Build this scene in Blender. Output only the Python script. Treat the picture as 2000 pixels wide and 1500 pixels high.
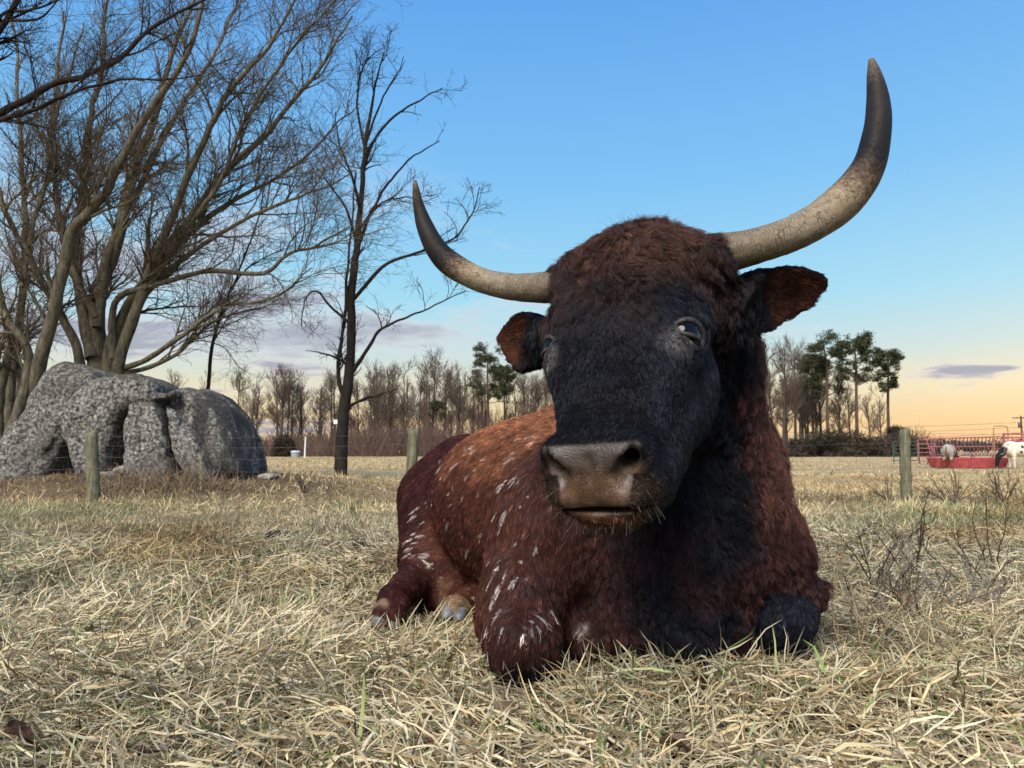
import bpy, math, random
import numpy as np
from mathutils import Vector, Matrix, kdtree

for _o in list(bpy.data.objects):
    bpy.data.objects.remove(_o)
SC = bpy.context.scene
COL = SC.collection
RNG = np.random.default_rng(7)
random.seed(7)

# ------------------------------------------------------------------ camera
CAM_H = 0.52
FPX = 1500.0                      # focal length in pixels of the 2000 px wide photograph
PITCH = math.atan(130 / 1500.0)   # horizon lies 130 px below the middle
CP, SP = math.cos(PITCH), math.sin(PITCH)
cam = bpy.data.cameras.new('camera')
cam.sensor_width = 36.0
cam.lens = 36.0 * FPX / 2000.0
cam.clip_start = 0.05
cam.clip_end = 3000
CAM = bpy.data.objects.new('camera', cam)
CAM.location = (0, 0, CAM_H)
CAM.rotation_euler = (math.pi / 2 + PITCH, 0, 0)
COL.objects.link(CAM)
SC.camera = CAM
cam.dof.use_dof = True
cam.dof.focus_distance = 1.5
cam.dof.aperture_fstop = 16.0

# ------------------------------------------------------------------ world, sun, exposure
SUN_EL, SUN_AZ = math.radians(44), math.radians(-158)   # azimuth from +Y (view) towards +X
SKY_EL = math.radians(3.0)
SC.render.engine = 'CYCLES'
SC.view_settings.view_transform = 'Standard'
SC.view_settings.look = 'None'
SC.view_settings.exposure = 0.40
SC.view_settings.gamma = 1.0
SC.view_settings.use_curve_mapping = False
SC.cycles.use_denoising = True
SC.cycles.max_bounces = 5
SC.cycles.diffuse_bounces = 2
SC.cycles.glossy_bounces = 2
SC.cycles.transparent_max_bounces = 6
SC.cycles.use_adaptive_sampling = True
SC.cycles.adaptive_threshold = 0.02
SC.cycles_curves.shape = 'RIBBONS'
SC.cycles_curves.subdivisions = 1


def srgb(r, g, b):
    f = lambda c: (c / 255 / 12.92) if c / 255 <= 0.04045 else ((c / 255 + 0.055) / 1.055) ** 2.4
    return (f(r), f(g), f(b), 1.0)


def build_world():
    w = bpy.data.worlds.new('World')
    SC.world = w
    w.use_nodes = True
    nt = w.node_tree
    N, L = nt.nodes, nt.links
    N.clear()
    out = N.new('ShaderNodeOutputWorld')
    bg = N.new('ShaderNodeBackground')
    L.new(bg.outputs[0], out.inputs[0])
    tc = N.new('ShaderNodeTexCoord')
    sep = N.new('ShaderNodeSeparateXYZ')
    L.new(tc.outputs['Generated'], sep.inputs[0])
    sky = N.new('ShaderNodeTexSky')
    sky.sky_type = 'NISHITA'
    sky.sun_disc = False
    sky.sun_elevation = SKY_EL
    sky.sun_rotation = math.radians(40)
    sky.air_density = 1.0
    sky.dust_density = 1.2
    skm = N.new('ShaderNodeVectorMath'); skm.operation = 'SCALE'
    skm.inputs['Scale'].default_value = 0.06
    L.new(sky.outputs[0], skm.inputs[0])
    # evening sky: warm at the horizon, cyan, then blue
    ramp = N.new('ShaderNodeValToRGB')
    L.new(sep.outputs['Z'], ramp.inputs[0])
    els = [(0.0, (208, 172, 134)), (0.035, (216, 190, 146)), (0.075, (214, 206, 176)), (0.12, (184, 204, 205)),
           (0.19, (150, 201, 222)), (0.33, (116, 178, 224)), (0.55, (86, 148, 215)), (1.0, (58, 110, 192))]
    cr = ramp.color_ramp
    while len(cr.elements) < len(els):
        cr.elements.new(0.5)
    for e, (p, c) in zip(cr.elements, els):
        e.position = p
        e.color = srgb(*c)
    mix = N.new('ShaderNodeMix'); mix.data_type = 'RGBA'
    mix.inputs[0].default_value = 0.93
    L.new(skm.outputs[0], mix.inputs[6]); L.new(ramp.outputs[0], mix.inputs[7])
    # clouds: noise on a plane high above: direction / (z + c)
    addz = N.new('ShaderNodeMath'); addz.operation = 'ADD'; addz.inputs[1].default_value = 0.09
    L.new(sep.outputs['Z'], addz.inputs[0])
    inv = N.new('ShaderNodeMath'); inv.operation = 'DIVIDE'; inv.inputs[0].default_value = 1.0
    L.new(addz.outputs[0], inv.inputs[1])
    uv = N.new('ShaderNodeVectorMath'); uv.operation = 'SCALE'
    L.new(tc.outputs['Generated'], uv.inputs[0]); L.new(inv.outputs[0], uv.inputs['Scale'])
    mp = N.new('ShaderNodeMapping')
    mp.inputs['Location'].default_value = (1.7, 0.35, 0)
    mp.inputs['Scale'].default_value = (1.0, 1.35, 0.0)
    L.new(uv.outputs[0], mp.inputs[0])
    nz = N.new('ShaderNodeTexNoise')
    nz.inputs['Scale'].default_value = 1.15
    nz.inputs['Detail'].default_value = 9
    nz.inputs['Roughness'].default_value = 0.62
    nz.inputs['Distortion'].default_value = 0.35
    L.new(mp.outputs[0], nz.inputs['Vector'])
    # large-scale mask: cloud banks low over the western (left) side
    nb = N.new('ShaderNodeTexNoise')
    nb.inputs['Scale'].default_value = 0.33
    nb.inputs['Detail'].default_value = 2
    L.new(mp.outputs[0], nb.inputs['Vector'])
    s1 = N.new('ShaderNodeMath'); s1.operation = 'MULTIPLY_ADD'
    L.new(nb.outputs[0], s1.inputs[0]); s1.inputs[1].default_value = 0.75
    L.new(nz.outputs[0], s1.inputs[2])
    xs = N.new('ShaderNodeMath'); xs.operation = 'MULTIPLY_ADD'
    L.new(sep.outputs['X'], xs.inputs[0]); xs.inputs[1].default_value = -0.34
    L.new(s1.outputs[0], xs.inputs[2])
    dens = N.new('ShaderNodeMapRange'); dens.interpolation_type = 'SMOOTHSTEP'
    dens.inputs['From Min'].default_value = 0.93
    dens.inputs['From Max'].default_value = 1.13
    L.new(xs.outputs[0], dens.inputs[0])
    fade = N.new('ShaderNodeMapRange'); fade.interpolation_type = 'SMOOTHSTEP'
    fade.inputs['From Min'].default_value = 0.40; fade.inputs['From Max'].default_value = 0.16
    L.new(sep.outputs['Z'], fade.inputs[0])
    dm = N.new('ShaderNodeMath'); dm.operation = 'MULTIPLY'
    L.new(dens.outputs[0], dm.inputs[0]); L.new(fade.outputs[0], dm.inputs[1])
    # cloud colour: pinkish white thin edges, lavender grey thick
    cc = N.new('ShaderNodeValToRGB')
    cc.color_ramp.elements[0].position = 0.0; cc.color_ramp.elements[0].color = srgb(228, 212, 205)
    cc.color_ramp.elements[1].position = 1.0; cc.color_ramp.elements[1].color = srgb(150, 152, 166)
    e = cc.color_ramp.elements.new(0.45); e.color = srgb(200, 192, 194)
    mixc = N.new('ShaderNodeMix'); mixc.data_type = 'RGBA'
    # one grey cloud bank low on the right, thin and long
    sub_ = N.new('ShaderNodeVectorMath'); sub_.operation = 'SUBTRACT'
    sub_.inputs[1].default_value = (0.494, 0.865, 0.083)
    L.new(tc.outputs['Generated'], sub_.inputs[0])
    wob = N.new('ShaderNodeTexNoise'); wob.inputs['Scale'].default_value = 14; wob.inputs['Detail'].default_value = 6
    stq = N.new('ShaderNodeMapping'); stq.inputs['Scale'].default_value = (1, 1, 5)
    L.new(tc.outputs['Generated'], stq.inputs[0]); L.new(stq.outputs[0], wob.inputs['Vector'])
    scl = N.new('ShaderNodeVectorMath'); scl.operation = 'MULTIPLY'
    scl.inputs[1].default_value = (13.0, 13.0, 62.0)
    L.new(sub_.outputs[0], scl.inputs[0])
    lenv = N.new('ShaderNodeVectorMath'); lenv.operation = 'LENGTH'
    L.new(scl.outputs[0], lenv.inputs[0])
    wm = N.new('ShaderNodeMath'); wm.operation = 'MULTIPLY_ADD'; wm.inputs[1].default_value = 4.2
    L.new(wob.outputs[0], wm.inputs[0]); L.new(lenv.outputs['Value'], wm.inputs[2])
    bank = N.new('ShaderNodeMapRange'); bank.interpolation_type = 'SMOOTHSTEP'
    bank.inputs['From Min'].default_value = 3.25; bank.inputs['From Max'].default_value = 2.2
    L.new(wm.outputs[0], bank.inputs[0])
    # broken pink-grey bank low on the left, behind the trees
    sb2 = N.new('ShaderNodeVectorMath'); sb2.operation = 'SUBTRACT'
    sb2.inputs[1].default_value = (-0.24, 0.955, 0.150)
    L.new(tc.outputs['Generated'], sb2.inputs[0])
    sc2 = N.new('ShaderNodeVectorMath'); sc2.operation = 'MULTIPLY'
    sc2.inputs[1].default_value = (2.0, 2.0, 17.0)
    L.new(sb2.outputs[0], sc2.inputs[0])
    ln2 = N.new('ShaderNodeVectorMath'); ln2.operation = 'LENGTH'
    L.new(sc2.outputs[0], ln2.inputs[0])
    st2 = N.new('ShaderNodeMapping'); st2.inputs['Scale'].default_value = (1, 1, 4.5); st2.inputs['Location'].default_value = (.3, .2, 0)
    L.new(tc.outputs['Generated'], st2.inputs[0])
    wb2 = N.new('ShaderNodeTexNoise'); wb2.inputs['Scale'].default_value = 6.5; wb2.inputs['Detail'].default_value = 7; wb2.inputs['Roughness'].default_value = .6
    L.new(st2.outputs[0], wb2.inputs['Vector'])
    wm2 = N.new('ShaderNodeMath'); wm2.operation = 'MULTIPLY_ADD'; wm2.inputs[1].default_value = 3.0
    L.new(wb2.outputs[0], wm2.inputs[0]); L.new(ln2.outputs['Value'], wm2.inputs[2])
    bk2 = N.new('ShaderNodeMapRange'); bk2.interpolation_type = 'SMOOTHSTEP'
    bk2.inputs['From Min'].default_value = 2.45; bk2.inputs['From Max'].default_value = 1.15
    L.new(wm2.outputs[0], bk2.inputs[0])
    dmy = N.new('ShaderNodeMath'); dmy.operation = 'MAXIMUM'
    L.new(dm.outputs[0], dmy.inputs[0]); L.new(bk2.outputs[0], dmy.inputs[1])
    dm = dmy
    dmx = N.new('ShaderNodeMath'); dmx.operation = 'MAXIMUM'
    L.new(dm.outputs[0], dmx.inputs[0]); L.new(bank.outputs[0], dmx.inputs[1])
    L.new(dmx.outputs[0], cc.inputs[0])
    dm = dmx
    cl = N.new('ShaderNodeMath'); cl.operation = 'MULTIPLY'; cl.inputs[1].default_value = 0.9
    L.new(dm.outputs[0], cl.inputs[0])
    L.new(cl.outputs[0], mixc.inputs[0]); L.new(mix.outputs[2], mixc.inputs[6]); L.new(cc.outputs[0], mixc.inputs[7])
    L.new(mixc.outputs[2], bg.inputs[0])
    bg.inputs[1].default_value = 1.0


build_world()
sun = bpy.data.lights.new('sun', 'SUN')
sun.energy = 5.0
sun.angle = math.radians(40)
sun.color = (1.0, 0.93, 0.83)
SUN = bpy.data.objects.new('sun', sun)
_sd = Vector((math.sin(SUN_AZ) * math.cos(SUN_EL), math.cos(SUN_AZ) * math.cos(SUN_EL), math.sin(SUN_EL)))
SUN.rotation_euler = _sd.to_track_quat('Z', 'Y').to_euler()
COL.objects.link(SUN)


# ------------------------------------------------------------------ helpers
def P(px, py, Y):
    """Point of the place at world distance Y along the view, seen at photograph pixel (px, py)."""
    r = (px - 1000) / FPX
    u = (750 - py) / FPX
    dy, dz = CP - u * SP, SP + u * CP
    k = Y / dy
    return np.array([r * k, Y, CAM_H + dz * k])


def PG(px, Y, z=0.0):
    return np.array([(px - 1000) / FPX * Y, Y, z])


def tag(o, label=None, cat=None, group=None, kind=None):
    if label: o['label'] = label
    if cat: o['category'] = cat
    if group: o['group'] = group
    if kind: o['kind'] = kind
    return o


def link(o, parent=None):
    COL.objects.link(o)
    if parent is not None:
        o.parent = parent
    return o


def empty(name, loc=(0, 0, 0)):
    o = bpy.data.objects.new(name, None)
    o.location = loc
    o.empty_display_size = 0.1
    return link(o)


def mesh_obj(name, verts, faces, mat=None, parent=None, smooth=True, origin=None):
    """verts (n,3), faces list of tuples or (m,k) array -> one mesh object. Verts are in world space; an origin or a parent's place is taken off."""
    verts = np.asarray(verts, dtype=np.float32).reshape(-1, 3)
    off = np.zeros(3)
    if origin is not None:
        off = np.array(origin, float)
    elif parent is not None:
        off = np.array(root_loc(parent))
    me = bpy.data.meshes.new(name)
    v = verts - off.astype(np.float32)
    if isinstance(faces, np.ndarray):
        m, k = faces.shape
        me.vertices.add(len(v)); me.vertices.foreach_set('co', np.ascontiguousarray(v, np.float32).ravel())
        me.loops.add(m * k); me.loops.foreach_set('vertex_index', np.ascontiguousarray(faces, np.int32).ravel())
        me.polygons.add(m)
        me.polygons.foreach_set('loop_start', np.arange(0, m * k, k, dtype=np.int32))
    else:
        me.from_pydata([tuple(map(float, p)) for p in v], [], [tuple(map(int, f)) for f in faces])
    me.update(calc_edges=True)
    if smooth:
        me.polygons.foreach_set('use_smooth', np.ones(len(me.polygons), dtype=bool))
    if mat is not None:
        me.materials.append(mat)
    o = bpy.data.objects.new(name, me)
    if parent is None and origin is not None:
        o.location = origin
    elif parent is not None and origin is not None:
        o.location = Vector(origin) - Vector(root_loc(parent))
    return link(o, parent)


def root_loc(o):
    l = Vector((0, 0, 0))
    while o is not None:
        l = l + o.location
        o = o.parent
    return l


def color_attr(me, name, cols, domain='POINT'):
    a = me.attributes.new(name, 'FLOAT_COLOR', domain)
    c = np.ones((len(cols), 4), np.float32)
    c[:, :3] = np.asarray(cols)[:, :3]
    a.data.foreach_set('color', c.ravel())


def nrm(v):
    v = np.asarray(v, float)
    return v / (np.linalg.norm(v, axis=-1, keepdims=True) + 1e-12)


def smooth01(e0, e1, x):
    t = np.clip((x - e0) / (e1 - e0), 0, 1)
    return t * t * (3 - 2 * t)


class VNoise:
    """Cheap value noise in 3D."""
    def __init__(self, seed):
        self.t = np.random.default_rng(seed).random((32, 32, 32)).astype(np.float32) * 2 - 1

    def __call__(self, p, scale=1.0, octaves=1):
        p = np.asarray(p, np.float32) * scale
        tot, amp = 0, 1.0
        for _ in range(octaves):
            i = np.floor(p).astype(int)
            f = p - i
            f = f * f * (3 - 2 * f)
            r = 0
            for dx in (0, 1):
                for dy in (0, 1):
                    for dz in (0, 1):
                        w = (f[..., 0] if dx else 1 - f[..., 0]) * (f[..., 1] if dy else 1 - f[..., 1]) * (f[..., 2] if dz else 1 - f[..., 2])
                        r = r + w * self.t[(i[..., 0] + dx) & 31, (i[..., 1] + dy) & 31, (i[..., 2] + dz) & 31]
            tot = tot + amp * r
            amp *= 0.5
            p = p * 2.03 + 7.1
        return tot


VN = [VNoise(i) for i in range(6)]


class G:
    """Small wrapper for node materials."""
    def __init__(self, name, rough=0.7, spec=0.3):
        self.m = bpy.data.materials.new(name)
        self.m.use_nodes = True
        self.nt = self.m.node_tree
        self.N, self.L = self.nt.nodes, self.nt.links
        self.b = self.N['Principled BSDF']
        self.b.inputs['Roughness'].default_value = rough
        self.b.inputs['Specular IOR Level'].default_value = spec

    def node(self, t, **kw):
        n = self.N.new(t)
        for k, v in kw.items():
            setattr(n, k, v)
        return n

    def link(self, a, b):
        self.L.new(a, b)

    def coord(self, out='Object', scale=(1, 1, 1)):
        t = self.node('ShaderNodeTexCoord')
        m = self.node('ShaderNodeMapping')
        m.inputs['Scale'].default_value = scale
        self.link(t.outputs[out], m.inputs[0])
        return m.outputs[0]

    def noise(self, vec, scale, detail=4, rough=0.6, dist=0.0):
        n = self.node('ShaderNodeTexNoise')
        n.inputs['Scale'].default_value = scale
        n.inputs['Detail'].default_value = detail
        n.inputs['Roughness'].default_value = rough
        n.inputs['Distortion'].default_value = dist
        if vec is not None:
            self.link(vec, n.inputs['Vector'])
        return n.outputs[0]

    def ramp(self, fac, stops):
        r = self.node('ShaderNodeValToRGB')
        el = r.color_ramp.elements
        while len(el) < len(stops):
            el.new(0.5)
        for e, (p, c) in zip(el, stops):
            e.position = p
            e.color = (*c[:3], 1) if not isinstance(c, (int, float)) else (c, c, c, 1)
        self.link(fac, r.inputs[0])
        return r.outputs[0]

    def mix(self, fac, a, b, mode='MIX'):
        n = self.node('ShaderNodeMix', data_type='RGBA', blend_type=mode)
        for s, v in ((n.inputs[0], fac), (n.inputs[6], a), (n.inputs[7], b)):
            if isinstance(v, (int, float)):
                s.default_value = v
            elif isinstance(v, tuple):
                s.default_value = (*v[:3], 1)
            else:
                self.link(v, s)
        return n.outputs[2]

    def math(self, op, a, b=0.0):
        n = self.node('ShaderNodeMath', operation=op)
        for s, v in ((n.inputs[0], a), (n.inputs[1], b)):
            if isinstance(v, (int, float)):
                s.default_value = v
            else:
                self.link(v, s)
        return n.outputs[0]

    def attr(self, name):
        n = self.node('ShaderNodeAttribute', attribute_name=name)
        return n

    def color(self, c):
        if isinstance(c, tuple):
            self.b.inputs['Base Color'].default_value = (*c[:3], 1)
        else:
            self.link(c, self.b.inputs['Base Color'])
        return self

    def bump(self, h, strength=0.5, dist=0.01):
        n = self.node('ShaderNodeBump')
        n.inputs['Strength'].default_value = strength
        n.inputs['Distance'].default_value = dist
        self.link(h, n.inputs['Height'])
        self.link(n.outputs[0], self.b.inputs['Normal'])
        return self


def tubes(paths, radii, sides=6, cap=True):
    """Join many polylines (list of (n,3)) with radii (list of (n,)) into one (verts, quads) by parallel frames."""
    V, Fq = [], []
    base = 0
    ang = np.arange(sides) * 2 * np.pi / sides
    ca, sa = np.cos(ang), np.sin(ang)
    for p, r in zip(paths, radii):
        p = np.asarray(p, float)
        n = len(p)
        t = np.empty_like(p)
        t[1:-1] = p[2:] - p[:-2]
        t[0] = p[1] - p[0]
        t[-1] = p[-1] - p[-2]
        t = nrm(t)
        ref = np.array([0.31, 0.17, 0.94]) if abs(t[:, 2]).mean() < 0.8 else np.array([0.94, 0.3, 0.1])
        u = nrm(np.cross(t, ref))
        w = np.cross(t, u)
        rr = np.asarray(r, float).reshape(-1, 1, 1)
        ring = p[:, None, :] + rr * (u[:, None, :] * ca[None, :, None] + w[:, None, :] * sa[None, :, None])
        V.append(ring.reshape(-1, 3))
        i = np.arange(n - 1)[:, None] * sides + np.arange(sides)[None, :]
        j = np.arange(n - 1)[:, None] * sides + (np.arange(sides)[None, :] + 1) % sides
        Fq.append((np.stack([i, j, j + sides, i + sides], -1).reshape(-1, 4) + base))
        base += n * sides
        if cap:
            V.append(p[[0, -1]])
            k = np.arange(sides)
            s0 = base - n * sides
            Fq.append(np.stack([np.full(sides, base), s0 + (k + 1) % sides, s0 + k, s0 + k], -1)[:, [0, 1, 2, 2]] * 1)
            e0 = base - sides
            Fq.append(np.stack([np.full(sides, base + 1), e0 + k, e0 + (k + 1) % sides, e0 + (k + 1) % sides], -1))
            base += 2
    V = np.concatenate(V)
    Fq = np.concatenate(Fq)
    return V, Fq


def tube_mesh(name, paths, radii, mat, parent=None, sides=6, smooth=True, origin=None):
    V, Fq = tubes(paths, radii, sides, cap=False)
    return mesh_obj(name, V, Fq, mat, parent, smooth, origin)


def spline(pts, n):
    """Catmull-Rom through the rows of pts (any dimension), n samples."""
    p = np.asarray(pts, float)
    q = np.vstack([2 * p[0] - p[1], p, 2 * p[-1] - p[-2]])
    t = np.linspace(0, len(p) - 1 - 1e-9, n)
    i = np.floor(t).astype(int)
    f = (t - i)[:, None]
    a, b, c, d = q[i], q[i + 1], q[i + 2], q[i + 3]
    return 0.5 * ((2 * b) + (c - a) * f + (2 * a - 5 * b + 4 * c - d) * f ** 2 + (3 * b - a - 3 * c + d) * f ** 3)
# ================================================================== ground, field and far woods
def ground_z(x, y):
    x = np.asarray(x, float); y = np.asarray(y, float)
    p = np.stack([x, y, 0 * x], -1)
    z = 0.018 * VN[0](p, 1.7, 2) * smooth01(0.3, 1.0, np.hypot((x - .35) / 1.0, (y - 2.2) / 1.2) - .1)
    z = z + 0.05 * VN[1](p, .25, 2) * smooth01(4, 12, y) * smooth01(60, 30, y)
    # mound that carries the boulders and the trees
    m = np.exp(-(((x + 4.3) / 2.6) ** 2 + ((y - 9.9) / 2.3) ** 2) ** 1.2)
    z = z + 0.27 * m
    # slight heap of straw in front of the bull
    z = z + 0.035 * np.exp(-(((x - .62) / .45) ** 2 + ((y - 1.62) / .13) ** 2))
    # the pasture dips towards the feed trough, then rises to the woods
    z = z - 0.22 * smooth01(11, 27, y) * smooth01(3, 9, x) * smooth01(62, 44, y)
    z = z - 0.06 * smooth01(40, 80, y)
    return z


def ground_material():
    g = G('pasture', .95, .05)
    co = g.coord('Object')
    sep = g.node('ShaderNodeSeparateXYZ'); g.link(co, sep.inputs[0])
    n1 = g.noise(co, 3.0, 8, .7)
    n2 = g.noise(co, .35, 4, .6)
    mp = g.node('ShaderNodeMapping'); mp.inputs['Scale'].default_value = (.5, 2.2, 1)
    g.link(co, mp.inputs[0])
    rows = g.noise(mp.outputs[0], .8, 5, .65)
    n3 = g.noise(co, 45, 4, .7)
    soil = g.ramp(n1, [(.3, (.035, .027, .018)), (.7, (.085, .066, .042))])
    straw = g.ramp(n1, [(.2, (.22, .155, .080)), (.5, (.45, .345, .195)), (.8, (.56, .45, .27))])
    straw = g.mix(g.ramp(rows, [(.42, 0.0), (.60, .6)]), straw, (.60, .47, .27))
    straw = g.mix(g.ramp(n2, [(.45, 0.0), (.65, .35)]), straw, (.16, .15, .07))
    straw = g.mix(g.ramp(n3, [(.35, .5), (.55, 0.0)]), straw, (.10, .07, .04))
    far = g.node('ShaderNodeMapRange', interpolation_type='SMOOTHSTEP')
    far.inputs['From Min'].default_value = 3.5; far.inputs['From Max'].default_value = 9
    g.link(sep.outputs['Y'], far.inputs[0])
    base = g.mix(far.outputs[0], soil, straw)
    # bare leafy earth on the mound
    lit = g.attr('litter')
    earth = g.ramp(g.noise(co, 14, 6, .75), [(.3, (.035, .022, .014)), (.55, (.11, .072, .045)), (.75, (.22, .16, .10))])
    base = g.mix(lit.outputs['Fac'], base, earth)
    g.color(base)
    g.bump(g.math('ADD', n3, g.math('MULTIPLY', n1, 2.0)), .8, .05)
    return g.m


def build_ground():
    ys = np.concatenate([np.linspace(-3, 1, 8), np.linspace(1.1, 14, 110), 14 * np.exp(np.linspace(.03, math.log(900 / 14), 80))])
    us = np.linspace(-1, 1, 121)
    X = np.empty((len(ys), len(us))); Y = np.empty_like(X)
    for i, y in enumerate(ys):
        half = 6 + max(y, 0) * 1.05
        X[i] = np.sign(us) * (np.abs(us) ** 1.15) * half
        Y[i] = y
    Z = ground_z(X, Y)
    Z = np.where(Y > 130, Z - (Y - 130) * .002, Z)
    n, m = X.shape
    i = np.arange(n - 1)[:, None] * m + np.arange(m - 1)[None]
    F_ = np.stack([i, i + 1, i + 1 + m, i + m], -1).reshape(-1, 4)
    o = mesh_obj('pasture_ground', np.stack([X, Y, Z], -1).reshape(-1, 3), F_, ground_material())
    x, y = X.ravel(), Y.ravel()
    p = np.stack([x, y, 0 * x], -1)
    lit = np.exp(-(((x + 4.0) / 2.9) ** 2 + ((y - 9.0) / 1.5) ** 2) ** 1.5) + .5 * np.exp(-((y - 7.6 - .02 * x) / .5) ** 2) * (VN[2](p, 1.2, 2) * .5 + .5)
    o.data.attributes.new('litter', 'FLOAT', 'POINT').data.foreach_set('value', np.clip(lit, 0, 1).astype(np.float32))
    return tag(o, kind='structure')


GROUND = build_ground()


# ------------------------------------------------------------------ branching
def frames(T):
    ref = np.where(np.abs(T[..., 2:3]) < .85, np.array([0.12, 0.21, 0.97]), np.array([0.95, 0.25, 0.1]))
    U = nrm(np.cross(T, ref))
    return U, np.cross(T, U)


def btubes(paths, radii, S):
    """(m,K,3),(m,K) -> verts, quads."""
    m, K, _ = paths.shape
    T = np.empty_like(paths)
    T[:, 1:-1] = paths[:, 2:] - paths[:, :-2]; T[:, 0] = paths[:, 1] - paths[:, 0]; T[:, -1] = paths[:, -1] - paths[:, -2]
    T = nrm(T)
    # one frame per path (fixed reference avoids twist)
    U = nrm(np.cross(T, np.where(np.abs(T.mean(1)[:, None, 2:3]) < .85, np.array([0.12, 0.21, 0.97]), np.array([0.95, 0.25, 0.1]))))
    W = np.cross(T, U)
    an = np.arange(S) / S * 2 * np.pi
    V = paths[:, :, None] + radii[:, :, None, None] * (U[:, :, None] * np.cos(an)[:, None] + W[:, :, None] * np.sin(an)[:, None])
    k = np.arange(K - 1)[:, None] * S
    s = np.arange(S)[None]
    q = np.stack([k + s, k + (s + 1) % S, k + S + (s + 1) % S, k + S + s], -1).reshape(-1, 4)
    F_ = (q[None] + (np.arange(m) * K * S)[:, None, None]).reshape(-1, 4)
    return V.reshape(-1, 3), F_


def resample(pth, K):
    return spline(pth, K)


def spawn(rs, paths, radii, n, t_rng, len_rng, ang_rng, K, rs_fac, r_tip, up=.3, bias=(0, 0, 0), wander=.12, weights=None, rmax=None):
    m, KP, _ = paths.shape
    if weights is None:
        weights = np.linalg.norm(np.diff(paths, axis=1), axis=2).sum(1)
    pi = rs.choice(m, n, p=weights / weights.sum())
    t = rs.uniform(*t_rng, n) * (KP - 1)
    i = np.minimum(t.astype(int), KP - 2); f = (t - i)[:, None]
    pos = paths[pi, i] * (1 - f) + paths[pi, i + 1] * f
    pr = radii[pi, i] * (1 - f[:, 0]) + radii[pi, i + 1] * f[:, 0]
    T = nrm(paths[pi, i + 1] - paths[pi, i])
    U, W = frames(T)
    az = rs.uniform(0, 2 * np.pi, n)
    an = rs.uniform(*ang_rng, n)
    d = T * np.cos(an)[:, None] + (U * np.cos(az)[:, None] + W * np.sin(az)[:, None]) * np.sin(an)[:, None]
    d = nrm(d + np.array(bias))
    ln = rs.uniform(*len_rng, n) * (1.1 - .5 * t / (KP - 1))
    out = np.empty((n, K, 3)); out[:, 0] = pos
    step = (ln / (K - 1))[:, None]
    wd = rs.normal(0, wander, (n, 3))
    for k in range(1, K):
        d = nrm(d + wd * .6 + rs.normal(0, wander, (n, 3)) + np.array([0, 0, up / (K - 1)]))
        out[:, k] = out[:, k - 1] + d * step
    r0 = np.maximum(pr * rs_fac, r_tip * 1.3)
    if rmax is not None:
        r0 = np.minimum(r0, rmax)
    r = r0[:, None] + (r_tip - r0)[:, None] * np.linspace(0, 1, K)[None] ** .8
    return out, r


def bark(name, c0, c1, scale=18, moss=None):
    g = G(name, .9, .1)
    co = g.coord('Object', (1, 1, .3))
    n = g.noise(co, scale, 8, .7, .4)
    col = g.ramp(n, [(.32, c0), (.68, c1)])
    if moss:
        col = g.mix(g.ramp(g.noise(g.coord('Object'), 5, 5, .7), [(.5, 0.0), (.66, .7)]), col, moss)
    g.color(col)
    g.bump(n, .8, .03)
    return g.m


BARK_FAR = bark('far_bark', (.045, .034, .028), (.10, .078, .062), 3)
TWIG_FAR = G('far_twigs', .9, .05).color((.115, .078, .060)).m
TWIG_FAR2 = G('far_twigs_grey', .9, .05).color((.125, .102, .080)).m
PINE_BARK = bark('pine_bark', (.05, .034, .026), (.13, .085, .062), 3)
gq = G('pine_needles', .8, .1)
gq.color(gq.ramp(gq.noise(gq.coord('Object'), .9, 4), [(.3, (.020, .028, .012)), (.7, (.075, .082, .036))]))
NEEDLES = gq.m


def far_tree_mesh(rs, h, spread, kind):
    """A leafless tree in its own coordinates: trunk part and crown part."""
    lean = rs.normal(0, .04, 2)
    tr = np.array([[0, 0, -.2], [lean[0] * h * .3, lean[1] * h * .3, h * .3], [lean[0] * h * .5 + rs.normal(0, .1), lean[1] * h * .5, h * .6], [lean[0] * h, lean[1] * h, h * .97]])
    K = 10
    tp = resample(tr, K)[None]
    trr = (h * .0165 * (1 - .88 * np.linspace(0, 1, K)) + .01)[None]
    b1, r1 = spawn(rs, tp, trr, 16, (.30, .95), (h * .22 * spread, h * .42 * spread), (.45, .95), 7, .55, .02, .9, wander=.10)
    b2, r2 = spawn(rs, b1, r1, 95, (.2, 1), (h * .10, h * .20), (.35, .9), 5, .6, .016, .6, wander=.12)
    b3, r3 = spawn(rs, b2, r2, 480, (.15, 1), (h * .05, h * .11), (.3, .9), 4, .7, .012, .5, wander=.14)
    V0, F0 = btubes(tp, trr, 7)
    V1, F1 = btubes(b1, r1, 5)
    trunk = (np.vstack([V0, V1]), np.vstack([F0, F1 + len(V0)]))
    V2, F2 = btubes(b2, np.maximum(r2, .018), 3)
    V3, F3 = btubes(b3, np.maximum(r3, .015), 3)
    crown = (np.vstack([V2, V3]), np.vstack([F2, F3 + len(V2)]))
    return trunk, crown


def needle_clumps(rs, centers, sizes, per, leaf):
    n = len(centers) * per
    c = np.repeat(centers, per, 0); s = np.repeat(sizes, per)
    d = nrm(rs.normal(0, 1, (n, 3))) * (rs.random(n) ** .45)[:, None]
    pos = c + d * s[:, None] * np.array([1, 1, .62])
    a = nrm(rs.normal(0, 1, (n, 3)) + d * .8); b = nrm(np.cross(a, rs.normal(0, 1, (n, 3))))
    l = rs.uniform(.6, 1.3, n)[:, None] * leaf
    V = np.stack([pos - b * l * .22, pos + a * l + b * l * .05, pos + b * l * .22, pos - a * l * .5], 1).reshape(-1, 3)
    F_ = np.arange(n * 4).reshape(n, 4)
    return V, F_


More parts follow.
